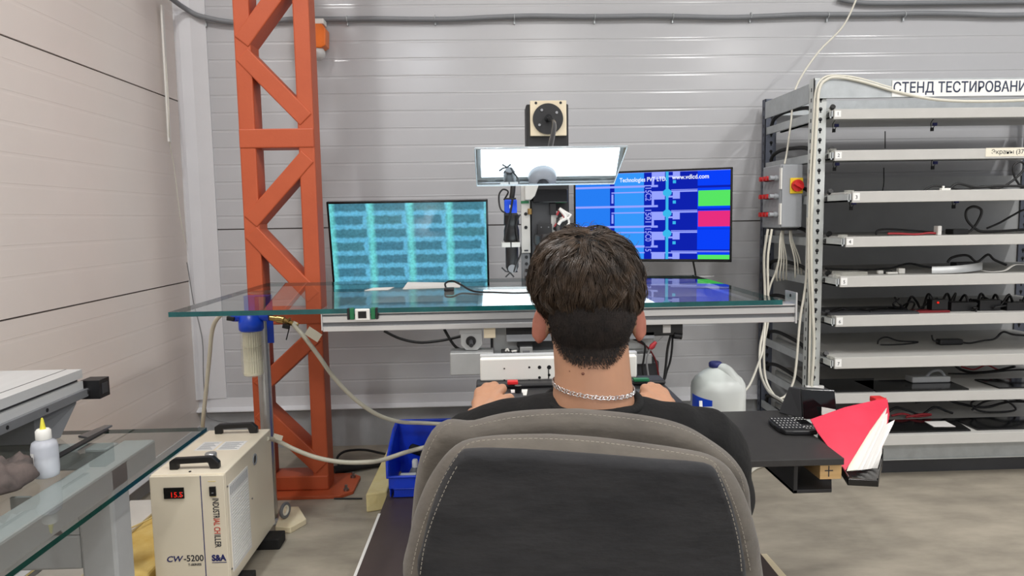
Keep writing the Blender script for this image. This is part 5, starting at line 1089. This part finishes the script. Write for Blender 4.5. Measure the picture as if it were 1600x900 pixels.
def stitch(b, pts, Y, dash=.0034, gap=.0024, r=.0006):
    P = smooth([atY(x, y, Y) for x, y in pts], 12); P = [p+Vector((0, CTILT*(p.z-1.1), 0)) for p in P]
    d = 0; start = P[0]; on = True; cur = [P[0]]
    for a, q in zip(P, P[1:]):
        seg = (q-a).length; k = max(1, int(seg/.0008))
        for i in range(k):
            p = a.lerp(q, (i+1)/k); d += seg/k
            if on: cur.append(p)
            if d > (dash if on else gap):
                if on and len(cur) > 1: b.tube([cur[0], cur[-1]], r, 4)
                on = not on; d = 0; cur = [p]
yb = yr-.0435
b = MB().m('thread'); stitch(b, [(642, 900), (652, 850), (668, 800), (690, 750), (712, 712), (728, 692), (750, 684), (800, 681), (860, 681), (930, 686), (1000, 695), (1060, 704), (1104, 714), (1124, 735), (1142, 775), (1158, 820), (1170, 870), (1176, 900)], yb); b.build('stitching', bs)
b = MB().m('thread'); stitch(b, [(656, 900), (664, 850), (680, 800), (700, 752), (716, 722)], yb-.016); b.build('stitching', bs)
b = MB().m('thread'); stitch(b, [(1112, 722), (1126, 755), (1142, 800), (1155, 850), (1162, 900)], yb-.016); b.build('stitching', bs)
b = MB().m('thread'); stitch(b, [(662, 720), (676, 688), (692, 664), (706, 657)], yf-.037); b.build('stitching', fc)
b = MB().m('thread'); stitch(b, [(735, 663), (765, 656), (800, 649), (850, 644), (905, 643), (970, 649), (1030, 658), (1075, 672), (1112, 695), (1138, 717), (1156, 742), (1163, 772)], yf-.037); b.build('stitching', fc)
b = MB().m('suede')
so = [(-.12, 1.06), (-.13, 1.3), (-.10, 1.5), (-.02, 1.56), (.13, 1.57), (.28, 1.56), (.36, 1.5), (.39, 1.3), (.38, 1.06), (.13, 1.0)]
n = len(so); P = resample([Vector((x, y, 0)) for x, y in so], 80); rows = []
for k in range(9):
    a = -PI/2+PI*k/8; s = 1-.10*(1-math.cos(a)); rows.append([Vector((.13+(p.x-.13)*s, 1.28+(p.y-1.28)*s, .555+.055*math.sin(a))) for p in P])
vs = [v for r_ in rows for v in r_]; fs = [(k*80+i, k*80+(i+1) % 80, (k+1)*80+(i+1) % 80, (k+1)*80+i) for k in range(8) for i in range(80)]+[tuple(range(80))[::-1], tuple(range(640, 720))]
b.add(vs, fs, True).build('seat', t)
MB().m('black_plastic').box((.05, .97, .44), (.21, 1.45, .50)).box((.09, .90, .44), (.17, .98, .70)).build('mechanism', t, .01)
MB().m('chrome').cyl((.13, 1.25, .22), (.13, 1.25, .45), .026, 20).m('black_plastic').cyl((.13, 1.25, .20), (.13, 1.25, .34), .036, 20).build('gas_column', t)
for k in range(5):
    a = 2*PI*k/5+.3; e = Vector((.13+.29*math.cos(a), 1.25+.29*math.sin(a), .195)); MB().m('black_plastic').tube([(.13, 1.25, .235), e], [.034, .02], 10).build('base_arm', t)
    MB().m('black_rubber').cyl(e+Vector((-.012*math.sin(a), .012*math.cos(a), -.045)), e+Vector((-.028*math.sin(a), .028*math.cos(a), -.045)), .0285, 18).cyl(e-Vector((-.012*math.sin(a), .012*math.cos(a), .045)), e-Vector((-.028*math.sin(a), .028*math.cos(a), .045)), .0285, 18).m('black_plastic').cyl(e, e+Vector((0, 0, -.045)), .012, 12).build('caster', t)

# ------------------------------------------------------------------ the seated person
t = thing('person', 'person seated with back to camera, dark hair, black T-shirt, silver neck chain', 'person', (.16, 1.2, .12))
HX = .160
def remesh(o, vox, it=3, fac=.5):
    m = o.modifiers.new('r', 'REMESH'); m.mode = 'VOXEL'; m.voxel_size = vox; m.use_smooth_shade = True
    s = o.modifiers.new('s', 'SMOOTH'); s.iterations = it; s.factor = fac
    return bake(o)
b = MB().m('skin', True)
b.sphere((HX, 1.160, 1.388), (.0745, .094, .082), 32, 22)
b.sphere((HX, 1.195, 1.318), (.060, .066, .078), 28, 18)
b.sphere((HX, 1.225, 1.275), (.040, .040, .030), 20, 12)
b.sphere((HX, 1.11, 1.345), (.066, .055, .065), 24, 16)
b.sphere((HX, 1.268, 1.335), (.013, .018, .026), 14, 10); b.sphere((HX, 1.278, 1.318), (.016, .014, .012), 14, 10)
b.sphere((HX, 1.258, 1.288), (.024, .010, .006), 14, 8); b.sphere((HX, 1.256, 1.278), (.021, .010, .006), 14, 8)
b.sphere((HX, 1.245, 1.365), (.055, .020, .012), 20, 10)
b.tube([(HX+.002, 1.118, 1.15), (HX+.002, 1.118, 1.20), (HX+.002, 1.122, 1.25), (HX, 1.13, 1.30), (HX, 1.15, 1.34)], [.068, .0665, .0605, .060, .058], 28)
b.tube([(HX-.055, 1.12, 1.155), (HX-.040, 1.115, 1.205), (HX-.02, 1.115, 1.27)], [.026, .025, .03], 12); b.tube([(HX+.058, 1.12, 1.155), (HX+.043, 1.115, 1.205), (HX+.023, 1.115, 1.27)], [.026, .025, .03], 12)
for s in (-1, 1):   # ears: bowl, helix rim and lobe
    c = Vector((HX+.003+s*.079, 1.158, 1.326)); E_ = Matrix.Rotation(s*-.75, 4, 'Z') @ Matrix.Rotation(.12, 4, 'X')
    b.sphere(c, (.008, .018, .030), 18, 14, E_)
    rim = [E_ @ Vector((s*.004, .012*math.cos(a)-.009*math.sin(a*.5), .0295*math.sin(a)+.002)) + c for a in [(-1.1+.33*k) for k in range(13)]]
    b.tube(rim, .0045, 8); b.sphere(c+E_ @ Vector((s*.001, .002, -.025)), (.006, .010, .009), 12, 8, E_)
    b.tube([c+Vector((-s*.018, .006, 0)), c], [.016, .014], 10)
# torso, arms, legs (mostly under the clothes)
b.tube([(HX, 1.21, .64), (HX, 1.205, .8), (HX, 1.20, .95), (HX, 1.175, 1.08), (HX, 1.145, 1.16)], [.14, .135, .15, .165, .12], 24, squash=((1, 0, 0), .62))
def limb(b, pts, rad, n=14): return b.tube(smooth(pts, 5), [rad[min(int(i/5), len(rad)-2)]+(rad[min(int(i/5), len(rad)-2)+1]-rad[min(int(i/5), len(rad)-2)])*((i % 5)/5) if i < 5*(len(rad)-1) else rad[-1] for i in range(5*(len(pts)-1)+1)], n)
ARM = {-1: dict(sh=(-.035, 1.135, 1.125), mid=(-.058, 1.175, 1.02), el=(-.075, 1.235, .915), fm=(-.05, 1.36, 1.005), wr=(-.028, 1.475, 1.092)),
       1: dict(sh=(.352, 1.135, 1.120), mid=(.375, 1.175, 1.02), el=(.388, 1.235, .915), fm=(.388, 1.36, .998), wr=(.376, 1.475, 1.088))}
for s in (-1, 1):
    A_ = ARM[s]; limb(b, [(HX+s*.12, 1.14, 1.13), A_['sh'], A_['mid'], A_['el'], A_['fm'], A_['wr']], [.05, .05, .045, .039, .037, .0245])
KN = {-1: [atY(784, 602, 1.545), atY(772, 598, 1.560), atY(760, 600, 1.560), atY(749, 607, 1.550)],
      1: [atY(1008, 602, 1.545), atY(1017, 599, 1.560), atY(1028, 602, 1.560), atY(1037, 608, 1.550)]}
LEN = [(.042, .026, .020), (.046, .029, .021), (.042, .027, .020), (.033, .020, .018)]
tips = []
for s in (-1, 1):
    w = Vector(ARM[s]['wr']); K = [k-Vector((0, 0, .008)) for k in KN[s]]
    for i, k in enumerate(K):
        b.tube(smooth([w+(k-w)*.05, w.lerp(k, .55)+Vector((0, 0, .003)), k], 4), [.015]*4+[.0125]*4+[.0108], 12)
        ll = LEN[i]; sp = (i-1.5)*-s*.05; d1 = Vector((sp, .80, -.55)).normalized(); d2 = Vector((sp, .45, -.90)).normalized(); d3 = Vector((sp, .30, -.95)).normalized()
        p1 = k+d1*ll[0]; p2 = p1+d2*ll[1]; p3 = p2+d3*ll[2]
        if p3.z < 1.062:
            sh_ = 1.062-p3.z; f_ = 1-.0; p1 += Vector((0, sh_*.3, sh_*.4)); p2 += Vector((0, sh_*.4, sh_*.8)); p3 += Vector((0, sh_*.3, sh_))
        b.tube([k, p1, p2, p3], [.0108, .0095, .0085, .0072], 12); b.sphere(p3, .0074, 10, 8); b.sphere(p1, .0098, 10, 8); b.sphere(p2, .0087, 10, 8); b.sphere(k, .0122, 12, 9); tips.append((p2, p3))
    for i in range(3): b.tube([w.lerp(K[i], .3), K[i].lerp(K[i+1], .5)-Vector((0, .006, .003))], [.014, .0095], 10)
    b.sphere(w.lerp(K[1].lerp(K[2], .5), .5)-Vector((0, 0, .007)), (.030, .042, .0135), 18, 12)
    tb_ = w+(K[0]-w)*.25+Vector((-s*.012, 0, -.006)); t1 = atY(797, 616, 1.52) if s < 0 else atY(1001, 616, 1.53); t2 = t1+Vector((-s*.004, .022, -.020))
    b.tube([tb_, tb_.lerp(t1, .55)+Vector((-s*.006, 0, .002)), t1-Vector((0, 0, .008)), t2], [.0165, .0135, .0105, .0085], 12); b.sphere(t2, .0086, 10, 8); tips.append((t1, t2))
for s in (-1, 1): limb(b, [(HX+s*.08, 1.18, .70), (HX+s*.11, 1.40, .695), (HX+s*.13, 1.62, .665), (HX+s*.13, 1.66, .42), (HX+s*.13, 1.66, .20)], [.075, .07, .052, .048, .036])
body = remesh(b.build('body', t), .0036, 4, .5)
body.data.materials.append(MATS['skin_ear'])
for pl in body.data.polygons:
    q = ROOTM[t.name] @ pl.center
    if abs(q.x-HX-.003) > .074 and 1.28 < q.z < 1.37 and q.y < 1.2: pl.material_index = 1
eyes = [MB().m('eye_white').sphere((HX+s*.031, 1.2505, 1.343), .0115, 14, 10).m('hair_base').sphere((HX+s*.031, 1.2585, 1.343), (.005, .0042, .005), 10, 8).build('eye', t) for s in (-1, 1)]
c = atY(911, 584, 1.0); bvh_ = BVHTree.FromPolygons([v.co for v in body.data.vertices], [tuple(p.vertices) for p in body.data.polygons]); iv = ROOTM[t.name].inverted()
b = MB().m('mole')
for px, py, r in ((911, 584, .0026), (890, 580, .0012)):
    d = ray(px, py); h = bvh_.ray_cast(iv @ EYE, d.normalized())
    if h[0]: b.sphere(ROOTM[t.name] @ h[0], (r, r*.7, r*.8), 10, 8)
b.build('mole', t)
# shirt
b = MB().m('cloth_black', True)
b.tube([(HX, 1.215, .60), (HX, 1.21, .8), (HX, 1.203, .95), (HX, 1.185, 1.06), (HX, 1.152, 1.13)], [.175, .165, .175, .195, .19], 28, squash=((1, 0, 0), .66))
b.tube(smooth([(-.052, 1.135, 1.118), (.0, 1.13, 1.142), (.07, 1.125, 1.150), (HX, 1.12, 1.150), (.25, 1.125, 1.136), (.32, 1.13, 1.124), (.366, 1.135, 1.105)], 4), [.060]*4+[.062]*4+[.068]*4+[.072]*5+[.068]*3+[.062]*4+[.060]*1, 18)
b.tube([(HX, 1.118, 1.12), (HX, 1.118, 1.17), (HX, 1.119, 1.207)], [.12, .098, .0745], 28)
for s in (-1, 1):
    A_ = ARM[s]; V = lambda k, dx=0, dz=0: Vector(A_[k])+Vector((dx, 0, dz))
    b.tube(smooth([V('sh', -s*.03), V('sh', s*.0), V('mid', s*.008), V('el', s*.006), Vector(A_['el']).lerp(Vector(A_['fm']), .45)], 5), [.060]*4+[.062]*4+[.060]*4+[.056]*4+[.052]*5, 18)
b.build('shirt', t); shirt = bpy.data.objects[[o.name for o in t.children if o.name.startswith('shirt')][0]]
shirt = remesh(shirt, .0055, 6, .5)
for v in shirt.data.vertices:
    p = v.co; w = math.sin(p.x*60+p.z*35)*math.sin(p.y*45+p.z*28+1)*.0022+math.sin(p.x*23-p.z*60+p.y*20)*.0016; v.co += v.normal*w
MB().m('cloth_black').torus((HX+.002, 1.117, 1.2085), .0735, .0065, (0, -.12, 1), 48, 10).build('collar', t)
b = MB().m('trousers', True)
for s in (-1, 1): limb(b, [(HX+s*.07, 1.17, .70), (HX+s*.11, 1.40, .705), (HX+s*.13, 1.63, .675), (HX+s*.13, 1.67, .42), (HX+s*.13, 1.67, .17)], [.098, .088, .068, .064, .056], 18)
b.sphere((HX, 1.215, .71), (.175, .125, .10), 24, 14); remesh(b.build('trousers', t), .009, 4)
for s in (-1, 1): MB().m('shoe').sphere((HX+s*.13, 1.72, .165), (.05, .14, .048), 18, 12).box((HX+s*.13-.045, 1.60, .121), (HX+s*.13+.045, 1.84, .135)).build('shoe', t, .004)
# necklace: flat curb links round the neck base
b = MB().m('silver'); n = 70
for k in range(n):
    a = 2*PI*k/n; c = Vector((HX+.003+.0685*math.cos(a), 1.117+.0665*math.sin(a), 1.232-.006*math.cos(a)+.012*max(0, -math.sin(a))*0-.004*max(0, -math.sin(a))))
    h = bvh_.find_nearest(iv @ c); q = ROOTM[t.name] @ (h[0]+h[1]*.0028) if h[0] else c
    tn = Vector((-math.sin(a), math.cos(a), .7 if k % 2 else -.1)); nn = (h[1] if h[0] else Vector((math.cos(a), math.sin(a), 0)))
    b.torus(q, .0043, .00075, nn, 14, 5, 1.0, .55, tn)
b.build('necklace', t)

# ------------------------------------------------------------------ hair: cap, long top strands, short faded nape
HP = [(352, 903, 928), (357, 882, 952), (364, 864, 968), (374, 849, 984), (386, 838, 995), (402, 829, 1004), (420, 824, 1010), (440, 823, 1012), (456, 826, 1012), (470, 832, 1009), (484, 843, 1001), (494, 852, 996)]
prof = []
for y, xl, xr in HP:
    a, c = atY(xl, y, 1.14), atY(xr, y, 1.14); prof.append(((a.z+c.z)/2, (a.x+c.x)/2, (c.x-a.x)/2))
def cap_ring(z, cx, a, sc, n=64):
    u = a/.096; out = []
    front, backd = 1.160+.118*min(1, u), 1.160-.112*min(1, u*1.02)
    for j in range(n):
        th = 2*PI*j/n; c, s_ = math.cos(th), math.sin(th); e = .88
        x = math.copysign(abs(c)**e, c)*a; y = (1.160+math.copysign(abs(s_)**e, s_)*((front-1.160) if s_ > 0 else (1.160-backd)))
        out.append(Vector((cx+x*sc-(1-sc)*0, 1.160+(y-1.160)*sc, z)))
    return out
def cap_mesh(off):
    vs = []; fs = []; n = 64
    for i, (z, cx, a) in enumerate(prof): vs += cap_ring(z-off*.9, cx, max(.004, a-off), 1 if a < .02 else (a-off)/a)
    k = len(prof); fs = [(i*n+j, i*n+(j+1) % n, (i+1)*n+(j+1) % n, (i+1)*n+j) for i in range(k-1) for j in range(n)]+[tuple(range(n))[::-1], tuple(range((k-1)*n, k*n))]
    return vs, fs
def face_ok(p):   # leave the forehead and face free
    return not (p.y > 1.225 and p.z < 1.418-.0*(p.y))
hb = MB().m('hair_base', True)
vs, fs = cap_mesh(.0085); 
fs = [f for f in fs if all(face_ok(vs[i]) for i in f)]
hb.add(vs, fs, True)
vo, fo = cap_mesh(.004); bv = BVHTree.FromPolygons(vo, fo); 
random.seed(12)
crown = Vector((.158, 1.105, 1.475))
def strand(b, P, r0, r1):
    k = len(P); vs = []; 
    t0 = (P[1]-P[0]).normalized(); u = t0.orthogonal().normalized(); w = t0.cross(u)
    for i, p in enumerate(P):
        r = r0+(r1-r0)*i/(k-1)
        for a in (0, 2.094, 4.189): vs.append(p+(u*math.cos(a)+w*math.sin(a))*r)
    o = len(b.v); b.v += vs
    for i in range(k-1):
        for j in range(3): b.f.append([o+i*3+j, o+i*3+(j+1) % 3, o+(i+1)*3+(j+1) % 3, o+(i+1)*3+j]); b.fm.append(b.cur); b.fs.append(True)
hb.m('hair')
tri = []; tot = 0
for f in fo:
    if not all(face_ok(vo[i]) for i in f) or len(f) > 4: continue
    a = (vo[f[1]]-vo[f[0]]).cross(vo[f[2]]-vo[f[0]]).length; tot += a; tri.append((tot, f))
import bisect
cum = [x[0] for x in tri]
clump = [Vector((random.uniform(-1, 1), random.uniform(-1, 1), random.uniform(-1, 1)))*.35 for _ in range(400)]
def rnd(a=1): return Vector((random.uniform(-a, a), random.uniform(-a, a), random.uniform(-a, a)))
HC = Vector((HX, 1.16, 1.39))
def out_n(n, p): return -n if n.dot(p-HC) < 0 else n
def root():
    f = tri[min(len(tri)-1, bisect.bisect(cum, random.random()*tot))][1]
    u, v = random.random(), random.random(); q = [vo[i] for i in f]; return (q[0].lerp(q[1], u)).lerp(q[3].lerp(q[2], u), v)
def guide(p):
    h = bv.find_nearest(p); nn = out_n(h[1], p); P = []; L = random.uniform(.030, .072); step = L/7; lift = random.uniform(0, .0115); tw = rnd(.75)
    for i in range(8):
        P.append(p+nn*(lift*(math.sin(PI*min(1, .15+i/8)))))
        away = p-crown; d = away-nn*away.dot(nn); d = d.normalized() if d.length > 1e-5 else Vector((0, -1, 0))
        g = Vector((0, 0, -1)); g = g-nn*g.dot(nn)
        d = d*.8+g*.6+tw*(.6+.5*math.sin(i*.8)); d -= nn*d.dot(nn); d.normalize(); p = p+d*step
        h = bv.find_nearest(p)
        if p.z > 1.352: p = h[0]; nn = out_n(h[1], p)
        else: p = p-nn*.0006
    return P
from mathutils.kdtree import KDTree
G = [guide(root()) for _ in range(620)]; kd = KDTree(len(G))
for i, g in enumerate(G): kd.insert(g[0], i)
kd.balance()
for s in range(11000):
    p = root(); r_ = kd.find_n(p, 3); g = G[r_[0][1] if random.random() < .75 else r_[1][1]]; o_ = p-g[0]; cl = random.uniform(.35, .85); j = rnd(.0012); fz = rnd(.0022)
    L = random.choice((6, 7, 8, 8)); P = [g[i]+o_*(1-cl*(i/7)**.8)+j*(i/7)+fz*max(0, (i-4)/3) for i in range(L)]
    strand(hb, P, random.uniform(.00042, .0008), .0002)
for s in range(90):   # fly-away hairs
    a = random.uniform(0, 2*PI); zi = random.randrange(0, 8); z, cx, w_ = prof[zi]; p = Vector((cx+w_*math.cos(a), 1.16+.11*math.sin(a)*(w_/.096), z)); o = (p-Vector((HX, 1.16, 1.38))).normalized()
    tn = Vector((-math.sin(a), math.cos(a), random.uniform(-.6, .3))); L = random.uniform(.01, .026)
    if p.y > 1.2: continue
    strand(hb, [p-o*.004, p+o*.004+tn*L*.4, p+o*.005+tn*L*.8, p+o*.002+tn*L*1.1], .00035, .0002)
# short hair on back and sides, grown on the head itself
NP = [(484, 846, 1000), (500, 851, 997), (512, 855, 993), (524, 859, 988), (536, 865, 982), (546, 871, 976), (556, 878, 970), (564, 889, 962), (571, 906, 949)]
nz = [(atY(x0, y, 1.085).z, atY(x0, y, 1.085).x, atY(x1, y, 1.085).x) for y, x0, x1 in NP]
def in_nape(p, m=0):
    if p.y > 1.17: return False
    if p.z > nz[0][0]: return p.z < 1.40
    for (z0, l0, r0), (z1, l1, r1) in zip(nz, nz[1:]):
        if z1 <= p.z <= z0:
            k = (z0-p.z)/(z0-z1); l, r = l0+(l1-l0)*k, r0+(r1-r0)*k; sc = p.y/1.085; return l*sc+m < p.x < r*sc-m and p.z > nz[-1][0]+m*.9
    return False
RM = ROOTM[t.name]; bvs = [RM @ v.co for v in body.data.vertices]; sel = []; 
hb.m('hair_base')
base_f = []; cum = []; tot = 0; ff = []
for pl in body.data.polygons:
    c = RM @ pl.center
    if c.z < 1.23 or c.z > 1.40 or abs(c.x-HX-.003) > .0745: continue
    if in_nape(c, -.002): tot += pl.area; cum.append(tot); ff.append(pl)
    if in_nape(c, .008+.014*random.random()): base_f.append(pl)
mp = {}
vs = []; fs = []
for pl in base_f:
    fc = []
    for i in pl.vertices:
        if i not in mp: mp[i] = len(vs); vs.append(bvs[i]+body.data.vertices[i].normal*.0005)
        fc.append(mp[i])
    fs.append(fc)
hb.add(vs, fs, True)
hb.m('hair_short')
PV = [[bvs[i] for i in pl.vertices] for pl in ff]
for s in range(34000):
    k = min(len(ff)-1, bisect.bisect(cum, random.random()*tot)); vv = PV[k]; u, v = random.random(), random.random()
    p = vv[0].lerp(vv[1], u).lerp(vv[3 % len(vv)].lerp(vv[2], u), v); nn = ff[k].normal
    e = 3 if in_nape(p, .016) else 2 if in_nape(p, .010) else 1 if in_nape(p, .005) else 0
    if random.random() > (.42, .72, .95, .65)[e]: continue
    L = random.uniform(.0035, .0075)*(.34, .55, .8, 1)[e]*(1+max(0, (p.z-1.29))*10); d = Vector((random.uniform(-.3, .3)+(HX-p.x)*4, 0, -1)); d -= nn*d.dot(nn); d.normalize()
    strand(hb, [p+nn*.0003, p+nn*.0022+d*L*.5, p+nn*.003+d*L], .00034, .00012)
hb.build('hair', t)
